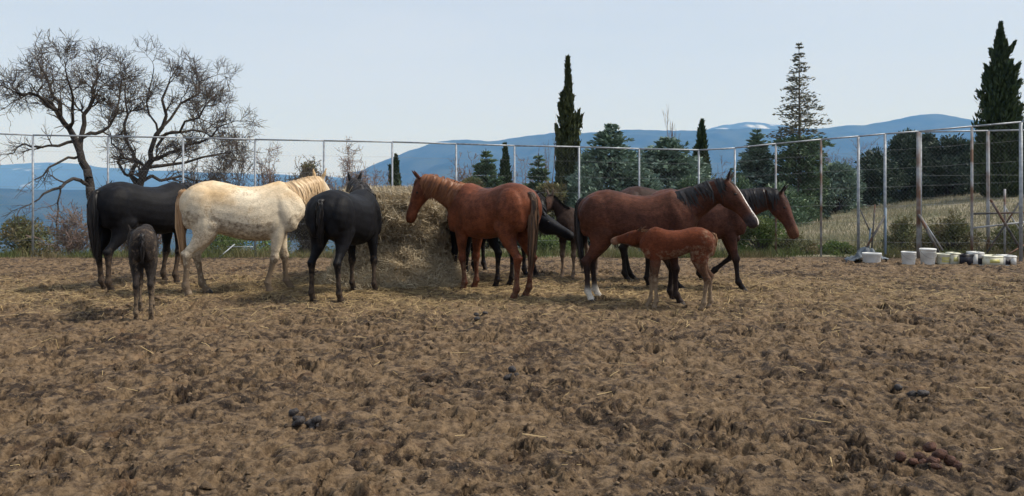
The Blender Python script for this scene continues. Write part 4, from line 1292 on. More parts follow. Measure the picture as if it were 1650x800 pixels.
bucket('low white plastic tub in front of the crumpled grey sheet', 1388, 1418, 408, 425, 'pl_white', oval=0.75, taper=0.92, handle=False)
bucket('plain white bucket standing alone between the tub and taller bucket', 1453, 1475, 406, 427, 'pl_white')
bucket('tallest white bucket, at the foot of the thick rusty post', 1483, 1507, 402, 427, 'pl_white', lid=True)
bucket('cream bucket with a yellow label beside the tallest white bucket', 1509, 1530, 409, 427, 'pl_cream', 'pl_yellow')
crate('narrow cream container with small yellow label touching the black crate', 1533, 1547, 407, 427, 'pl_cream', 0.2, None, 'pl_yellow', 0.0, 'container', 'plastic_container')
crate('black plastic crate between the cream container and white canister', 1548, 1568, 409.5, 427.5, 'pl_black', 0.26, None, None, 0.05, 'crate', 'plastic_crate')
crate('white canister with a dark square opening beside the black crate', 1569, 1586, 406, 427.5, 'pl_white', 0.24, (0.42, 0.95, 0.55), None, -0.04, 'canister', 'plastic_canister')
crate('long pale yellow box with faint yellow label near the canister', 1587, 1617, 412, 428, 'pl_cream', 0.3, None, 'pl_yellow', 0.03)
crate('white box with a black square hole, last in the row', 1618, 1638, 411.5, 428, 'pl_white', 0.26, (0.12, 0.62, 0.6), None, -0.03)
r = crate('thin white lid lying tilted on top of the canister and long box', 1572, 1602, 404, 408, 'pl_white', 0.22, None, None, 0.0, 'board', 'plastic_lid', z0=0.245)
r.rotation_euler = (0, R(9), 0)  # loose plastic lid, tilted over the containers

# ------------------------------------------------------------------ trees
M['bark'] = noise_mat('dark_bark', (0.022, 0.018, 0.016), (0.065, 0.055, 0.047), scale=7, rough=0.95, bump=0.8, bscale=25)
M['bark_grey'] = noise_mat('grey_bark', (0.09, 0.075, 0.065), (0.19, 0.165, 0.145), scale=6, rough=0.95, bump=0.5)
M['twig'] = noise_mat('grey_twigs', (0.05, 0.042, 0.038), (0.12, 0.10, 0.088), scale=3, rough=0.95)
M['twig_red'] = noise_mat('reddish_twigs', (0.13, 0.085, 0.07), (0.24, 0.18, 0.15), scale=3, rough=0.95)
M['bud'] = leaf_mat('dry_leaves_and_buds', (0.07, 0.055, 0.035), (0.20, 0.165, 0.115), rough=0.8, trans=0.1)
M['blossom'] = leaf_mat('pale_blossom_buds', (0.20, 0.155, 0.14), (0.42, 0.35, 0.33), rough=0.8, trans=0.1)


class Tree:
    def __init__(s, seed):
        s.rng = random.Random(seed); s.seg = []; s.tips = []

    def branch(s, p, d, ln, r, depth, n=5, wig=0.22, up=0.05, kids=(2, 4), rmin=0.004, spread=0.75, lr=0.62, taper=0.55):
        rng = s.rng
        step = ln / n
        p = Vector(p); d = Vector(d).normalized()
        pts = [(p.copy(), d.copy(), r)]
        for k in range(n):
            d = (d + Vector((rng.gauss(0, wig), rng.gauss(0, wig), rng.gauss(0, wig) + up))).normalized()
            q = p + d * step
            r2 = max(r * (1 - (1 - taper) / n * (k + 1) / 1.0), rmin)
            s.seg.append((tuple(p), tuple(q), pts[-1][2], r2, depth))
            pts.append((q.copy(), d.copy(), r2)); p = q
        if depth <= 0:
            s.tips.append(tuple(p)); s.tips.append(tuple(pts[len(pts) // 2][0]))
            return
        s.spawn(pts, ln, depth, kids, n, wig, up, rmin, spread, lr, taper)

    def spawn(s, pts, ln, depth, kids, n=5, wig=0.22, up=0.05, rmin=0.004, spread=0.75, lr=0.62, taper=0.55):
        rng = s.rng
        for k in range(rng.randint(*kids)):
            i = rng.randint(max(1, len(pts) // 4), len(pts) - 1)
            pp, dd, rr_ = pts[i]
            ax = Vector((rng.gauss(0, 1), rng.gauss(0, 1), rng.gauss(0, 1)))
            side = (ax - dd * ax.dot(dd)).normalized()
            nd = (dd * (1 - spread * 0.45) + side * spread + Vector((0, 0, up * 2))).normalized()
            s.branch(pp, nd, ln * lr * rng.uniform(0.7, 1.2), max(rr_ * 0.62, rmin), depth - 1, max(3, n - 1), wig, up, kids, rmin, spread, lr, taper)
        pp, dd, rr_ = pts[-1]
        s.branch(pp, dd, ln * lr, max(rr_ * 0.9, rmin), depth - 1, max(3, n - 1), wig, up, kids, rmin, spread, lr, taper)

    def limb(s, pts, depth=3, kids=(3, 5), **kw):
        """a traced limb: list of (point, radius)"""
        rng = s.rng
        P_ = []
        for k in range(len(pts) - 1):
            (a, ra), (b, rb) = pts[k], pts[k + 1]
            a = Vector(a); b = Vector(b)
            m = 3
            prev = a; pr = ra
            for j in range(1, m + 1):
                q = a.lerp(b, j / m)
                if j < m: q += Vector((rng.gauss(0, 1), rng.gauss(0, 1), rng.gauss(0, 1))) * (b - a).length * 0.06
                rr_ = ra + (rb - ra) * j / m
                s.seg.append((tuple(prev), tuple(q), pr, rr_, 9))
                P_.append((q.copy(), (q - prev).normalized(), rr_)); prev = q; pr = rr_
        L_ = sum((Vector(pts[k + 1][0]) - Vector(pts[k][0])).length for k in range(len(pts) - 1))
        s.spawn(P_, min(max(L_ * 0.42, 0.4), 0.58), depth, kids, **kw)

    def build(s, name, label, cat, origin, bark, twig, group=None, bud=None, nbud=3, budsize=0.02, split=4, stems=1, extra=0):
        root = empty(name, origin); tag(root, label, cat, group)
        O = np.array(origin, float)
        big = [q for q in s.seg if q[4] >= split]; small = [q for q in s.seg if q[4] < split]
        def tub(lst, sides, nm, mt):
            if not lst: return
            mb = MB()
            a = np.array([q[0] for q in lst]) - O; b = np.array([q[1] for q in lst]) - O
            mb.tubes(a, b + unit(b - a) * 0.004, [q[2] for q in lst], [q[3] for q in lst], sides)
            q_ = mb.build(nm, M[mt], root, smooth=True)
            if nm != 'trunk' or stems > 1: q_['kind'] = 'stuff'
        if extra:
            rg = np.random.default_rng(77)
            sel = [q for q in small if rg.random() < 0.36]
            a = np.array([q[0] for q in sel]); b = np.array([q[1] for q in sel])
            for _ in range(extra):
                g = rg.random((len(a), 1)); p0 = a * (1 - g) + b * g
                d = unit(unit(b - a) * .7 + rg.normal(0, .6, a.shape) + np.array([0, 0, .15])) * rg.uniform(.08, .30, (len(a), 1))
                p1 = p0 + d * .55; p2 = p1 + unit(d + rg.normal(0, .06, a.shape)) * np.linalg.norm(d, axis=1, keepdims=True) * .5
                small = small + [(tuple(x), tuple(y), .004, .0035, 0) for x, y in zip(p0, p1)] + [(tuple(x), tuple(y), .0035, .003, 0) for x, y in zip(p1, p2)]
        tub(big, 8, 'trunk' if stems == 1 else 'stems', bark); tub(small, 3, 'crown', twig)
        if bud:
            rng = np.random.default_rng(len(s.seg))
            T = np.array(s.tips) - O
            T = np.repeat(T, nbud, 0); T = T + rng.normal(0, 0.05, T.shape)
            u_ = unit(rng.normal(size=T.shape)) * budsize * rng.uniform(.6, 1.4, (len(T), 1)); w_ = unit(np.cross(u_, rng.normal(size=T.shape))) * budsize * 0.6
            mb = MB(); mb.quads(T, u_, w_); mb.build('buds', M[bud], root)['kind'] = 'stuff'
        return root


def traced(seed, limbs, Y0, yjit=0.5):
    t = Tree(seed)
    return t


rng0 = random.Random(3)


def L3(pts, Y, drift=0.0):
    """traced limb: (px, py, radius), depth drifting along the limb"""
    n = len(pts)
    return [(tuple(P(px, py, Y + drift * k / max(1, n - 1))), r) for k, (px, py, r) in enumerate(pts)]


# big bare oak at the corner
YO = 19.5
t = Tree(5)
kw = dict(n=5, wig=0.20, up=0.03, rmin=0.0052, spread=0.80, lr=0.76, taper=0.6)
t.limb(L3([(166, 440, 0.1470), (158, 380, 0.1295), (150, 325, 0.1155), (143, 288, 0.1050), (129, 245, 0.0875), (112, 208, 0.0700)], YO), 3, (2, 3), **kw)
t.limb(L3([(112, 208, 0.0665), (92, 178, 0.0525), (62, 155, 0.0385), (22, 148, 0.0210)], YO, -0.9), 3, (5, 7), **kw)
t.limb(L3([(129, 245, 0.0700), (136, 200, 0.0560), (150, 158, 0.0420), (156, 110, 0.0210)], YO, 0.8), 3, (5, 7), **kw)
t.limb(L3([(98, 185, 0.0420), (80, 140, 0.0315), (62, 100, 0.0154)], YO, 0.6), 3, (5, 7), **kw)
t.limb(L3([(112, 208, 0.0420), (118, 160, 0.0315), (105, 110, 0.0140)], YO, -0.9), 3, (4, 5), **kw)
t.limb(L3([(146, 300, 0.0525), (118, 288, 0.0420), (84, 306, 0.0315), (48, 330, 0.0140)], YO, -1.2), 2, (3, 4), **kw)
t.limb(L3([(129, 252, 0.0350), (95, 262, 0.0280), (52, 292, 0.0126)], YO, -0.8), 2, (3, 4), **kw)
t.limb(L3([(97, 300, 0.0210), (94, 340, 0.0182), (93, 395, 0.0154)], YO - .9, 0.1), 1, (1, 2), **kw)
t.limb(L3([(133, 222, 0.0490), (165, 212, 0.0385), (188, 178, 0.0280), (196, 130, 0.0140)], YO, 1.0), 3, (5, 7), **kw)
t.limb(L3([(70, 238, 0.0245), (40, 232, 0.0196), (8, 250, 0.0084)], YO - .5, -0.5), 2, (3, 4), **kw)
t.limb(L3([(120, 228, 0.0420), (85, 235, 0.0315), (60, 240, 0.0210)], YO, -0.5), 2, (3, 4), **kw)
t.build('oak_tree', 'dark bare oak with thick crooked limbs at the end of the fence', 'tree', P(166, 440, YO), 'bark', 'twig', 'bare trees behind the fence', 'bud', 1, 0.010, extra=1)

YP = 20.5
t = Tree(9)
t.limb(L3([(200, 440, 0.1190), (212, 370, 0.1050), (224, 305, 0.0945), (244, 258, 0.0735), (262, 205, 0.0525), (270, 140, 0.0245)], YP), 3, (5, 7), **kw)
t.limb(L3([(244, 258, 0.0560), (286, 244, 0.0420), (335, 224, 0.0280), (366, 200, 0.0140)], YP, -0.8), 3, (5, 7), **kw)
t.limb(L3([(230, 292, 0.0490), (275, 288, 0.0350), (325, 292, 0.0175)], YP, 0.6), 3, (3, 5), **kw)
t.limb(L3([(224, 305, 0.0560), (214, 245, 0.0420), (206, 185, 0.0315), (202, 135, 0.0140)], YP, 0.7), 3, (5, 7), **kw)
t.limb(L3([(262, 205, 0.0385), (304, 160, 0.0280), (338, 125, 0.0126)], YP, 0.9), 3, (5, 7), **kw)
t.limb(L3([(252, 238, 0.0385), (298, 196, 0.0280), (345, 170, 0.0140)], YP, -1.0), 3, (5, 7), **kw)
t.limb(L3([(256, 222, 0.0315), (236, 165, 0.0210), (248, 110, 0.0105)], YP, -.7), 3, (4, 5), **kw)
t.limb(L3([(238, 270, .05), (300, 262, .035), (372, 246, .015)], YP, 0.9), 3, (5, 6), **kw)
t.limb(L3([(228, 296, .045), (190, 262, .03), (178, 215, .014)], YP, 0.5), 3, (4, 5), **kw)
t.limb(L3([(256, 222, .04), (310, 210, .028), (362, 225, .013)], YP, 1.2), 3, (5, 6), **kw)
t.build('bare_tree', 'lighter bare tree leaning out of the oak above the two black and white horses', 'tree', P(200, 440, YP), 'bark', 'twig', 'bare trees behind the fence', 'bud', 1, 0.010, extra=1)


def bare(px, pyt, Y, seed, label, name='bare_tree', cat='tree', stems=1, depth=4, twig='twig', bark='bark_grey', bud=None, r=0.06, spreadx=0.25, up=0.02, lr=0.68, kids=(2, 4), nbud=2, budsize=0.02, group='bare trees behind the fence', wig=0.30, spread=1.0, width=None, fan=0.7):
    X = sx(px, Y); zb = float(terr(X, Y)) - 0.1
    H = P(px, pyt, Y)[2] - zb
    t = Tree(seed)
    rng = random.Random(seed)
    for k in range(stems):
        dx, dy = (rng.gauss(0, fan), rng.gauss(0, fan)) if stems > 1 else (0, 0)
        L_ = H * 0.46 * rng.uniform(0.75, 1.08)
        t.branch((X + rng.gauss(0, spreadx) * (stems > 1), Y + rng.gauss(0, spreadx) * (stems > 1), zb), (dx, dy, 1), L_, r, depth, 5, wig, up, kids, 0.0045, spread, lr, 0.6)
    # fit the height and width
    zs = max(q[1][2] for q in t.seg) - zb
    f = H / zs
    fx = f
    if width:
        w0 = max(abs(q[1][0] - X) for q in t.seg)
        fx = (width / F * Y) / w0
    def sc_(p): return (X + (p[0] - X) * fx, Y + (p[1] - Y) * fx, zb + (p[2] - zb) * f)
    t.seg = [(sc_(q[0]), sc_(q[1]), q[2], q[3], q[4]) for q in t.seg]; t.tips = [sc_(p) for p in t.tips]
    return t.build(name, label, cat, (X, Y, zb), bark, twig, group, bud, nbud, budsize, split=depth, stems=stems)


bare(888, 186, 33, 33, 'pale tall sapling just behind the tall cypress', twig='twig_red', bud='bud', budsize=.02, width=22)
bare(1094, 166, 34, 34, 'slender leafless tree rising above the two blue spruces', twig='twig_red', bark='bark_grey', width=24, up=.16, spread=.45)
bare(1080, 196, 33, 39, 'short leafless sapling beside the slender leafless tree', twig='twig_red', bark='bark_grey', width=14, up=.16, spread=.45)


def thicket(px, pyt, hw, Y, seed, label, name='twiggy_bush', cat='bush', stems=14, sub=12, twig='twig', bud=None, nbud=1, budsize=.022, group='bushes behind the fence', trunk=0.0, r=.016, dens=1.0):
    """a bare bush or small tree: stems fanning from the ground into a rounded crown of fine twigs"""
    X = sx(px, Y); zb = float(terr(X, Y)) - 0.08
    H = P(px, pyt, Y)[2] - zb; W = hw / F * Y
    rng = np.random.default_rng(seed)
    root = empty(name, (X, Y, zb)); tag(root, label, cat, group)
    st_ = MB(); tw = MB()
    fork = np.array([0, 0, trunk * H])
    if trunk:
        st_.tubes([(0, 0, 0)], [fork], r * 2.6, r * 2.0, 7)
    stems = int(stems * dens); A, B, T = [], [], []
    for k in range(stems):
        a = rng.uniform(0, 6.28); e = np.sqrt(rng.random())
        hgt = trunk * H + (1 - trunk) * H * (rng.uniform(.72, .98) * np.sqrt(1 - 0.72 * e * e))
        end = np.array([math.cos(a) * e * W * .88, math.sin(a) * e * W * .88, hgt])
        b0 = fork + np.array([rng.normal(0, .05 * W), rng.normal(0, .05 * W), 0]) * (1 if not trunk else 0)
        mid = b0 + (end - b0) * .5 + np.array([0, 0, .10 * H]) + rng.normal(0, .05 * H, 3)
        pts = bez(b0, (b0 + mid) / 2 + (0, 0, .05 * H), mid, end, 7)
        rad = r * np.linspace(1, .3, 7)
        st_.tubes(pts[:-1], pts[1:], rad[:-1], rad[1:], 4)
        m = sub
        u_ = rng.uniform(.25, 1.0, m) * 6
        i = np.minimum(u_.astype(int), 5); f_ = (u_ - i)[:, None]
        p0 = pts[i] * (1 - f_) + pts[i + 1] * f_
        d = unit(unit(end - b0) * .6 + rng.normal(0, .75, (m, 3)) + np.array([0, 0, .25]))
        L_ = rng.uniform(.10, .26, (m, 1)) * min(H, 2.2 * W)
        p1 = p0 + d * L_ * .5 + rng.normal(0, .02, (m, 3)); p2 = p1 + unit(d + rng.normal(0, .35, (m, 3))) * L_ * .5
        A += [p0, p1]; B += [p1, p2]
        for q0, q1, qd in ((p0, p1, d), (p1, p2, d)):
            for j in range(3):
                g = rng.random((m, 1)); s0 = q0 * (1 - g) + q1 * g
                e1 = s0 + unit(qd * .7 + rng.normal(0, .7, (m, 3)) + np.array([0, 0, .2])) * L_ * rng.uniform(.25, .6, (m, 1))
                A.append(s0); B.append(e1); T.append(e1)
    A = np.concatenate(A); B = np.concatenate(B)
    tw.tubes(A, B, .0065, .0045, 3)
    st_.build('stems', M[twig], root)['kind'] = 'stuff'
    tw.build('crown', M[twig], root)['kind'] = 'stuff'
    if bud:
        T = np.repeat(np.concatenate(T), nbud, 0); T = T + rng.normal(0, .03, T.shape)
        u_ = unit(rng.normal(size=T.shape)) * budsize * rng.uniform(.5, 1.3, (len(T), 1)); w_ = unit(np.cross(u_, rng.normal(size=T.shape))) * budsize * .6
        mb = MB(); mb.quads(T, u_, w_); mb.build('buds', M[bud], root)['kind'] = 'stuff'
    return root


BT = 'bare trees behind the fence'
thicket(372, 196, 52, 24, 21, 'slender grey bare tree behind the rump of the white horse', 'bare_tree', 'tree', 12, 10, 'twig', 'bud', 1, .016, BT, .30)
thicket(428, 212, 38, 25, 22, 'thin bare sapling with pale buds above the white horse', 'bare_tree', 'tree', 10, 9, 'twig_red', 'blossom', 1, .018, BT, .25)
thicket(322, 236, 66, 23, 27, 'low bare tree filling in under the leaning bare crown', 'bare_tree', 'tree', 16, 12, 'twig', 'bud', 1, .016, BT, .15)
thicket(560, 220, 50, 24, 23, 'pale pinkish budding bush behind the black horse by the hay', 'budding_bush', 'bush', 28, 15, 'twig_red', 'blossom', 2, .022)
thicket(608, 256, 36, 26, 24, 'smaller pale budding bush next to the small dark cypress', 'budding_bush', 'bush', 20, 13, 'twig_red', 'blossom', 2, .02)
thicket(496, 246, 54, 25, 25, 'brown twiggy round bush behind the white horse neck', 'twiggy_bush', 'bush', 32, 16, 'twig', 'bud', 3, .026)
thicket(448, 256, 52, 27, 28, 'low brown twiggy bush in front of the distant blue hill', 'twiggy_bush', 'bush', 28, 15, 'twig', 'bud', 2, .022)
thicket(752, 240, 42, 30, 31, 'reddish bare tree behind the back of the chestnut', 'bare_tree', 'tree', 14, 11, 'twig_red', 'blossom', 1, .02, BT, .15)
thicket(842, 232, 46, 31, 32, 'reddish bare tree between the small spruce and tall cypress', 'bare_tree', 'tree', 16, 11, 'twig_red', 'blossom', 1, .02, BT, .12)
thicket(1405, 216, 46, 46, 35, 'hazy bare tree far behind the dark hedge', 'bare_tree', 'tree', 14, 10, 'twig_red', None, 1, .02, BT, .2)
thicket(1345, 228, 36, 46, 36, 'faint bare tree between the tall fir and the dark hedge', 'bare_tree', 'tree', 12, 10, 'twig_red', None, 1, .02, BT, .2)
thicket(1168, 256, 40, 36, 37, 'low brown bush between small cypress and dark cedar', 'twiggy_bush', 'bush', 14, 11, 'twig_red', 'bud', 2, .022)
thicket(112, 330, 60, 17.2, 41, 'tangled brown bramble at the foot of the oak', 'bramble_bush', 'bush', 22, 12, 'twig_red', 'bud', 1, .016, r=.009)
thicket(225, 338, 80, 17.4, 42, 'brown bramble seen between the legs of the black horse', 'bramble_bush', 'bush', 24, 12, 'twig_red', 'bud', 2, .016, r=.009)
thicket(690, 262, 44, 29, 43, 'low reddish scrub behind the chestnut head', 'twiggy_bush', 'bush', 14, 10, 'twig_red', 'bud', 1, .02)

M['fol_cyp'] = leaf_mat('cypress_foliage', (0.021, 0.038, 0.017), (0.068, 0.098, 0.040), (0.034, 0.055, 0.023), trans=0.1, nscale=2.5)
M['fol_cyp2'] = leaf_mat('olive_cypress_foliage', (0.031, 0.043, 0.018), (0.106, 0.119, 0.050), (0.050, 0.062, 0.025), trans=0.1, nscale=2.5)
M['fol_blue'] = leaf_mat('blue_green_needles', (0.064, 0.113, 0.089), (0.259, 0.338, 0.273), (0.108, 0.166, 0.113), trans=0.1, nscale=1.8)
M['fol_fir'] = leaf_mat('fir_needles', (0.048, 0.089, 0.048), (0.161, 0.233, 0.116), (0.081, 0.129, 0.077), trans=0.1, nscale=1.8)
M['fol_firtop'] = leaf_mat('grey_bare_fir_tips', (0.09, 0.095, 0.07), (0.2, 0.2, 0.15), trans=0.1)
M['fol_dark'] = leaf_mat('dark_juniper_needles', (0.021, 0.041, 0.027), (0.086, 0.126, 0.086), (0.036, 0.061, 0.045), trans=0.1, nscale=1.3)
M['fol_green'] = leaf_mat('fresh_green_leaves', (0.054, 0.090, 0.022), (0.156, 0.228, 0.066), (0.120, 0.132, 0.054), trans=0.3, nscale=2.5)
M['fol_olive'] = leaf_mat('dull_olive_leaves', (0.062, 0.075, 0.031), (0.175, 0.188, 0.081), (0.163, 0.131, 0.069), trans=0.25, nscale=2.5)


def trunk_part(root, H, r, mat='bark', top=0.95):
    mb = MB()
    k = 8
    z = np.linspace(0, H * top, k + 1)
    wob = np.cumsum(np.random.default_rng(int(H * 100)).normal(0, .008 * H / 3, (k + 1, 2)), 0); wob -= wob[0]
    pts = np.c_[wob * 0.5, z]; rad = r * (1 - 0.9 * z / (H * top))
    mb.tubes(pts[:-1], pts[1:], rad[:-1], rad[1:], 8)
    mb.build('trunk', M[mat], root, smooth=True)


def cypress(px, pyt, hw, Y, label, mat='fol_cyp', n=9000, lobes=None, group='cypress trees', seed=1, base_py=None, shape=None, leaf=(.06, .17), plumes=0, prange=(.1, .75), plen=(.12, .3), pout=1.0):
    """hw: half width in photo pixels; lobes: extra leading shoots (dx px, top py, half width px)"""
    X = sx(px, Y); zb = float(terr(X, Y)) - 0.1
    ztop = P(px, pyt, Y)[2]; H = ztop - zb
    root = empty('cypress_tree', (X, Y, zb)); tag(root, label, 'tree', group)
    trunk_part(root, H, 0.09)
    rng = np.random.default_rng(seed)
    mb = MB()
    for (dx, tpy, w_, frac) in [(0, pyt, hw, 1.0)] + (lobes or []):
        m = int(n * frac)
        Hh = P(px, tpy, Y)[2] - zb
        t = rng.random(m) ** 0.9
        prof = shape or ([0, .12, .35, .6, .8, .93, 1.0], [.55, .92, 1.0, .82, .5, .26, .03])
        a = rng.uniform(0, 2 * math.pi, m)
        R_ = np.interp(t, *prof) * w_ / F * Y
        R_ = R_ * (1 + 0.42 * fbm(a * 1.3 + 3, t * 11, 3, seed) + 0.12 * fbm(a * 3, t * 30, 2, seed + 3))
        rad = R_ * (0.35 + 0.65 * rng.random(m) ** 0.5)
        C = np.stack([dx / F * Y * np.minimum(1, t * 2.2) + rad * np.cos(a), rad * np.sin(a), t * Hh], 1)
        out_ = np.stack([np.cos(a), np.sin(a), np.zeros(m)], 1)
        d = unit(np.array([0, 0, 1.0]) + out_ * rng.uniform(.05, .7, (m, 1)) + rng.normal(0, .22, (m, 3)))
        wv = unit(np.cross(d, rng.normal(size=(m, 3))))
        l_ = rng.uniform(leaf[0], leaf[1], (m, 1))
        mb.quads(C, d * l_, wv * l_ * rng.uniform(.22, .4, (m, 1)))
    prof = shape or ([0, .12, .35, .6, .8, .93, 1.0], [.55, .92, 1.0, .82, .5, .26, .03])
    for k in range(plumes):
        t0 = rng.uniform(*prange); a = rng.uniform(0, 2 * math.pi); L_ = rng.uniform(*plen) * H
        R0 = np.interp(t0, *prof) * hw / F * Y
        p0 = np.array([math.cos(a) * R0 * .6, math.sin(a) * R0 * .6, t0 * H])
        d0 = unit(np.array([math.cos(a) * rng.uniform(.25, .65) * pout, math.sin(a) * rng.uniform(.25, .65) * pout, 1.0]))
        m = int(90 + 260 * L_ / H * 3)
        u_ = rng.random(m)
        wd = (0.16 * R0 + 0.05) * np.clip(1.15 - u_, 0.05, 1)
        C = p0 + d0 * (u_ * L_)[:, None] + rng.normal(0, 1, (m, 3)) * wd[:, None] * np.array([1, 1, .6])
        d = unit(d0 + rng.normal(0, .28, (m, 3))); wv = unit(np.cross(d, rng.normal(size=(m, 3)))); l_ = rng.uniform(leaf[0], leaf[1], (m, 1))
        mb.quads(C, d * l_, wv * l_ * rng.uniform(.22, .4, (m, 1)))
    mb.build('crown', M[mat], root)
    return root


def conifer(px, pyt, hw, Y, label, mat='fol_blue', n_wh=26, per=9, seed=1, droop=0.15, dens=46, top_bare=0.0, group='conifers', name='spruce_tree', leaf=(.06, .15), shape=None, mat_top=None, trunk='bark', r=0.09, fluff=1.0, low=0.0):
    X = sx(px, Y); zb = float(terr(X, Y)) - 0.1
    H = P(px, pyt, Y)[2] - zb
    root = empty(name, (X, Y, zb)); tag(root, label, 'tree', group)
    trunk_part(root, H, r, trunk, top=0.99)
    rng = np.random.default_rng(seed)
    br = MB(); lf = MB(); lt = MB()
    RW = hw / F * Y
    prof = shape or ([0, .1, .3, .6, .85, 1.0], [.95, 1.0, .95, .66, .30, .03])
    A, B, ra, rb = [], [], [], []
    for k in range(n_wh):
        t = low + (1 - low) * ((k + rng.uniform(-.3, .3)) / n_wh)
        t = min(max(t, 0.02), 0.985)
        for j in range(per if t < 0.85 else max(4, per - 3)):
            a = rng.uniform(0, 2 * math.pi)
            L_ = np.interp(t, *prof) * RW * rng.uniform(0.70, 1.15) + 0.03
            rise = rng.uniform(-.02, .32) if t > 0.5 else rng.uniform(-.12, .22)
            p0 = np.array([0, 0, t * H]); d = np.array([math.cos(a), math.sin(a), rise])
            ns = 4
            pts = [p0 + d * L_ * s_ + np.array([0, 0, -droop * L_ * s_ * s_]) for s_ in np.linspace(0, 1, ns + 1)]
            for s_ in range(ns):
                A.append(pts[s_]); B.append(pts[s_ + 1]); r_ = 0.018 * (1 - t * 0.6) * (1 - s_ / ns * 0.8); ra.append(r_); rb.append(r_ * 0.75)
            bare_here = t > 1 - top_bare
            m = max(5, int(dens * (L_ / RW) * (0.30 if bare_here else 1.0)))
            s_ = 0.18 + 0.85 * rng.random(m)
            C = p0 + d * (L_ * s_)[:, None] + np.array([0, 0, -droop * L_])[None] * (s_ ** 2)[:, None]
            sp = 0.20 * L_ * (1.2 - s_)[:, None] * fluff
            sd_ = np.array([-math.sin(a), math.cos(a), 0])
            off = rng.normal(0, 1, (m, 1)) * sp * sd_ + np.array([0, 0, 1.0]) * rng.normal(0, 0.45, (m, 1)) * sp
            C = C + off
            ld = unit(d[None] * 0.8 + sd_[None] * np.sign((off @ sd_))[:, None] * 0.5 + rng.normal(0, .3, (m, 3)) + np.array([0, 0, .12]))
            wv = unit(np.cross(ld, rng.normal(size=(m, 3))))
            l_ = rng.uniform(leaf[0], leaf[1], (m, 1)) * (0.8 if bare_here else 1)
            (lt if (bare_here and mat_top) else lf).quads(C, ld * l_, wv * l_ * rng.uniform(.25, .45, (m, 1)))
    br.tubes(A, B, ra, rb, 4)
    br.build('branches', M[trunk], root)['kind'] = 'stuff'
    lf.build('crown', M[mat], root)
    if mat_top: lt.build('sparse_top', M[mat_top], root)
    return root


cypress(915, 94, 17, 27, 'tallest slim cypress with a lower second tip behind the hay', 'fol_cyp2', 9000, [(-9, 150, 10, .45), (4, 200, 14, .5), (-4, 225, 17, .5)], seed=3, plumes=26, prange=(.05, .72), plen=(.08, .2), pout=.55, shape=([0, .1, .3, .5, .62, .75, .9, 1.0], [.8, 1.0, 1.0, .85, .5, .34, .22, .02]))
cypress(638, 252, 11, 30, 'small dark cypress standing behind the hay bale', n=3500, seed=4, plumes=8, pout=.5, plen=(.08,.2))
cypress(814, 234, 12, 29, 'short dark cypress behind the back of the chestnut', n=3500, seed=5, plumes=8, pout=.5, plen=(.08,.2))
cypress(1131, 196, 13, 29, 'small pointed cypress between the blue spruce and dark cedar', n=5200, seed=6, lobes=[(8, 252, 9, .4)], plumes=8, pout=.55, plen=(.08,.18))
cypress(1612, 38, 32, 34, 'tall broad dark cypress above the end of the fence', 'fol_cyp', 10000, [(16, 120, 22, .30), (-14, 110, 18, .25), (20, 175, 26, .3)], seed=7, plumes=80, prange=(.04, .82), plen=(.05, .12), pout=1.15, shape=([0, .1, .3, .5, .7, .85, 1.0], [.9, 1.1, 1.05, .85, .5, .28, .02]), leaf=(.07, .17))
conifer(985, 196, 94, 26, 'wide blue spruce just right of the tallest slim cypress', n_wh=34, per=13, seed=11, dens=56, fluff=1.4, shape=([0, .15, .4, .65, .85, 1.0], [.95, 1.0, .9, .62, .3, .02]))
conifer(1076, 220, 84, 27, 'blunt blue spruce beside the small pointed cypress', n_wh=32, per=13, seed=12, dens=54, fluff=1.4, shape=([0, .15, .4, .65, .85, 1.0], [1, 1.0, .95, .75, .45, .08]))
conifer(783, 238, 46, 28, 'small green spruce behind the middle of the chestnut', mat='fol_fir', n_wh=24, per=11, seed=13, dens=44, fluff=1.4)
conifer(868, 246, 40, 28, 'ragged pale spruce at the left of the tallest slim cypress', mat='fol_fir', n_wh=22, per=9, seed=18, dens=34, fluff=1.4)
conifer(1220, 206, 52, 31, 'dark cedar behind the walking bay head, left of the tall fir', mat='fol_blue', n_wh=30, per=12, seed=14, dens=52, fluff=1.4, name='cedar_tree')
conifer(1288, 66, 44, 30, 'tall fir with sparse bare top rising over the dry slope', mat='fol_fir', n_wh=46, per=11, seed=15, dens=52, top_bare=0.52, mat_top='fol_firtop', name='fir_tree', leaf=(.05,.13), droop=0.22, fluff=1.2, shape=([0, .2, .45, .55, .75, .9, 1.0], [.75, .85, 1.0, .95, .55, .25, .03]), trunk='bark_grey', r=.10)


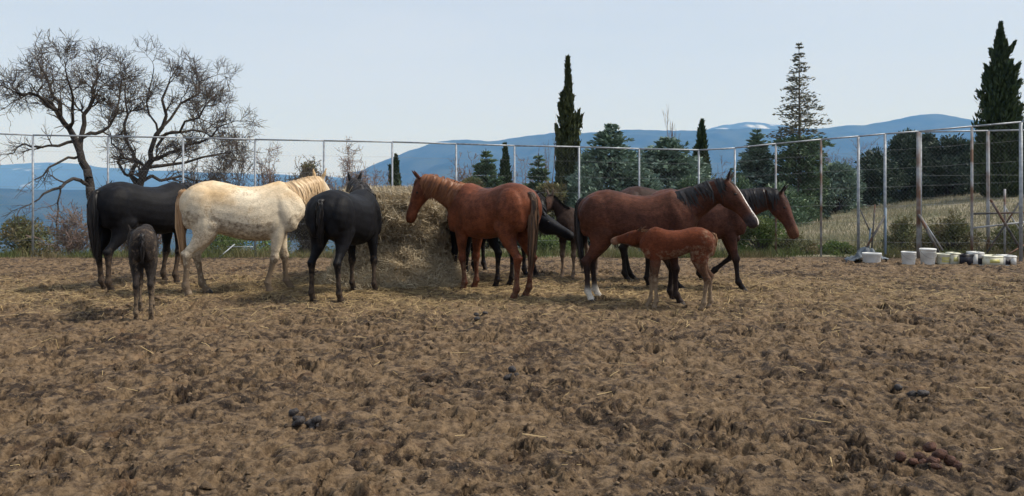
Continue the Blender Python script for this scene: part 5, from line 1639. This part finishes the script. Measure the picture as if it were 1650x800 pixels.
def bushy(px, pyt, hw, Y, label, mat, n=9000, seed=1, name='juniper_tree', cat='tree', group='evergreen hedge on the slope', leaf=(.06, .14), lobes=9, zbase=None, stem='bark', up=0.4, flat=1.0, low=0.0):
    """a dense rounded evergreen or leafy shrub: many leaf clumps on stems"""
    X = sx(px, Y); zb = (float(terr(X, Y)) - 0.08) if zbase is None else zbase
    H = P(px, pyt, Y)[2] - zb; W = hw / F * Y
    root = empty(name, (X, Y, zb)); tag(root, label, cat, group)
    rng = np.random.default_rng(seed)
    st = MB(); lf = MB()
    K = int(lobes * 3 * max(1.0, H / W / 1.4))
    n = int(n * max(1.0, H / W / 2.2))
    for k in range(K):
        t = low + (1 - low) * rng.random(); a = rng.uniform(0, 6.28)
        prof = math.sqrt(max(0.04, 1 - (t * 1.02) ** 2.4))
        rr_ = W * prof * math.sqrt(rng.random())
        c = np.array([rr_ * math.cos(a), rr_ * math.sin(a) * flat, H * t * 0.9])
        cr = (0.34 + 0.2 * rng.random()) * min(W, H)
        mid = np.array([c[0] * .4, c[1] * .4, c[2] * .55])
        rs = 0.02 * min(1.5, H)
        st.tubes([(0, 0, 0), mid], [mid, c], [rs, rs * .7], [rs * .7, rs * .3], 5)
        m = n // K
        v = unit(rng.normal(size=(m, 3))) * (rng.random((m, 1)) ** 0.45) * cr * np.array([1.0, 1.0, 0.8])
        C = c + v; C[:, 2] = np.maximum(C[:, 2], 0.02)
        d = unit(unit(v) + np.array([0, 0, up]) + rng.normal(0, .5, (m, 3)))
        wv = unit(np.cross(d, rng.normal(size=(m, 3)))); l_ = rng.uniform(leaf[0], leaf[1], (m, 1))
        lf.quads(C, d * l_, wv * l_ * rng.uniform(.25, .5, (m, 1)))
    st.build('trunk', M[stem], root); lf.build('crown', M[mat], root)
    return root


bushy(1348, 262, 40, 37, 'grey green juniper at the near end of the dark hedge', 'fol_blue', 8000, 31)
bushy(1408, 240, 44, 39, 'dark green juniper second along the hedge', 'fol_dark', 9000, 32)
bushy(1462, 205, 34, 40, 'tall dark juniper with two tips in the hedge', 'fol_dark', 9000, 33, lobes=12)
bushy(1492, 212, 30, 41, 'dark juniper close beside the two tipped one', 'fol_dark', 8000, 34)
bushy(1530, 222, 46, 40, 'broad brownish dark juniper in the middle of the hedge', 'fol_dark', 11000, 35)
bushy(1585, 222, 46, 41, 'broad dark juniper beside the tall broad cypress', 'fol_dark', 11000, 36)
bushy(1660, 215, 50, 42, 'dark juniper partly cut by the picture edge', 'fol_dark', 9000, 37)
bushy(500, 250, 26, 26, 'small round evergreen bush in the brown twigs', 'fol_olive', 3500, 38, 'evergreen_bush', 'bush', 'bushes behind the fence', leaf=(.03, .07))
WB = 'green shrubs along the fence'
bushy(1228, 352, 42, 16.9, 'leafy green shrub under the walking bay head', 'fol_green', 6500, 41, 'leafy_shrub', 'shrub', WB, leaf=(.02, .05), stem='twig')
bushy(1282, 378, 30, 16.9, 'low green shrub at the foot of a rusty thin post', 'fol_olive', 3500, 42, 'leafy_shrub', 'shrub', WB, leaf=(.02, .05), stem='twig')
bushy(1345, 392, 38, 16.8, 'low sprawling green shrub left of the white tub', 'fol_green', 4000, 43, 'leafy_shrub', 'shrub', WB, leaf=(.02, .05), stem='twig')
bushy(1455, 350, 30, 16.8, 'green shrub behind the plain white bucket', 'fol_olive', 3600, 44, 'leafy_shrub', 'shrub', WB, leaf=(.02, .05), stem='twig')
bushy(1535, 345, 38, 16.7, 'tall loose green shrub behind the cream bucket', 'fol_olive', 4200, 45, 'leafy_shrub', 'shrub', WB, leaf=(.02, .05), stem='twig')
bushy(1625, 365, 44, 16.8, 'green shrub behind the crossed pipe frame', 'fol_olive', 4200, 46, 'leafy_shrub', 'shrub', WB, leaf=(.02, .05), stem='twig')
bushy(45, 352, 46, 18.2, 'bushy green shrub at the left end of the fence', 'fol_olive', 5200, 47, 'leafy_shrub', 'shrub', WB, leaf=(.025, .055), stem='twig')
bushy(385, 372, 70, 17.6, 'low green shrub seen under the belly of the white horse', 'fol_green', 5500, 48, 'leafy_shrub', 'shrub', WB, leaf=(.02, .05), stem='twig')
bushy(885, 385, 46, 17.9, 'bright low green shrub under the outstretched black head', 'fol_green', 4000, 49, 'leafy_shrub', 'shrub', WB, leaf=(.02, .05), stem='twig')
bushy(700, 392, 60, 17.8, 'low dull shrub behind the hay heap', 'fol_olive', 4000, 50, 'leafy_shrub', 'shrub', WB, leaf=(.02, .05), stem='twig')
bushy(1060, 392, 70, 18.0, 'low green shrub between the legs of the bay mare', 'fol_olive', 4500, 51, 'leafy_shrub', 'shrub', WB, leaf=(.02, .05), stem='twig')

for (px, py, hw, Y, mt, lab, sd_) in ((945, 262, 34, 25, 'fol_blue', 'rounded blue green juniper at the foot of the tallest cypress', 61), (1035, 272, 40, 25.5, 'fol_blue', 'rounded blue green juniper between the two blue spruces', 62),
                                     (1112, 280, 30, 25.5, 'fol_fir', 'low green juniper under the small pointed cypress', 63), (890, 290, 36, 25, 'fol_olive', 'low olive bush behind the dark brown foal', 64),
                                     (760, 286, 40, 27, 'fol_olive', 'low olive bush behind the chestnut neck', 65), (1190, 285, 40, 29, 'fol_fir', 'low green juniper behind the blazed mare head', 66),
                                     (1262, 300, 46, 28, 'fol_fir', 'low green juniper at the foot of the tall fir', 67), (1310, 285, 34, 33, 'fol_dark', 'dark low juniper just beyond the tall fir', 68)):
    bushy(px, py, hw, Y, lab, mt, 6500, sd_, 'juniper_bush', 'bush', 'bushes behind the fence', leaf=(.05, .11))

# grass
M['grass'] = leaf_mat('rough_green_grass', (0.05, 0.075, 0.022), (0.15, 0.18, 0.065), (0.17, 0.14, 0.075), rough=0.8, trans=0.3, nscale=0.7)
M['drygrass'] = leaf_mat('dry_pale_grass', (0.22, 0.19, 0.13), (0.42, 0.37, 0.26), (0.22, 0.215, 0.13), rough=0.9, trans=0.2, nscale=0.4)


def blades(name, label, x, y, z, h, w_, mat):
    N = len(x)
    a = RNG.uniform(0, 6.28, N); lean = RNG.normal(0, .35, (N, 2)) * h[:, None]
    wv = np.stack([np.cos(a), np.sin(a), np.zeros(N)], 1) * w_[:, None]
    b = np.stack([x, y, z - .02], 1)
    m = b + np.c_[lean * .35, h * .6]; tt = b + np.c_[lean, h]
    V = np.stack([b - wv, b + wv, m + wv * .8, m - wv * .8, tt], 1)
    b0 = (np.arange(N) * 5)[:, None]
    mb = MB(); mb.add(V.reshape(-1, 3), b0 + np.array([[0, 1, 2, 3]])); mb.F.append((b0 + np.array([[3, 2, 4]])))
    tag(mb.build(name, M[mat]), label, 'grass', kind='stuff')


N = 52000
y = EDGE - 0.15 + 2.4 * RNG.random(N) ** 1.6; x = RNG.uniform(-1, 1, N) * (y * 0.80)
k = RNG.random(N) < 0.40 + 0.6 * fbm(x * 1.1, y * 1.1, 3, 61)
x, y = x[k], y[k]
blades('grass', 'rough green grass growing along the foot of the fence', x, y, np.where(y > EDGE, terr(x, y), -0.05), RNG.uniform(.06, .26, len(x)) * (1 + .5 * vnoise(x * 2, y * 2, 3)), RNG.uniform(.004, .009, len(x)), 'grass')
N = 60000
y = 17 + 24 * RNG.random(N) ** 1.25; x = RNG.uniform(0.12, 0.80, N) * y
k = RNG.random(N) < 0.6 + 0.5 * fbm(x * .5, y * .5, 3, 71)
x, y = x[k], y[k]
blades('dry_grass', 'pale dry grass covering the slope beyond the fence', x, y, terr(x, y), RNG.uniform(.06, .24, len(x)), RNG.uniform(.006, .014, len(x)), 'drygrass')

# ------------------------------------------------------------------ haze between here and the mountains
hz = MB()
hz.box((-14000, -600, -330), (14000, 15500, 960))
m = bpy.data.materials.new('haze_air')
m.use_nodes = True
n_ = m.node_tree
for q in list(n_.nodes): n_.nodes.remove(q)
o_ = n_.nodes.new('ShaderNodeOutputMaterial'); v_ = n_.nodes.new('ShaderNodeVolumePrincipled')
v_.inputs['Color'].default_value = (0.20, 0.46, 1.0, 1)
v_.inputs['Absorption Color'].default_value = (1, 1, 1, 1)
v_.inputs['Density'].default_value = 1.0e-4
v_.inputs['Anisotropy'].default_value = 0.0
n_.links.new(v_.outputs[0], o_.inputs['Volume'])
hzo = hz.build('haze', m)
tag(hzo, 'thin blue haze between the paddock and the mountains', 'haze', kind='stuff')
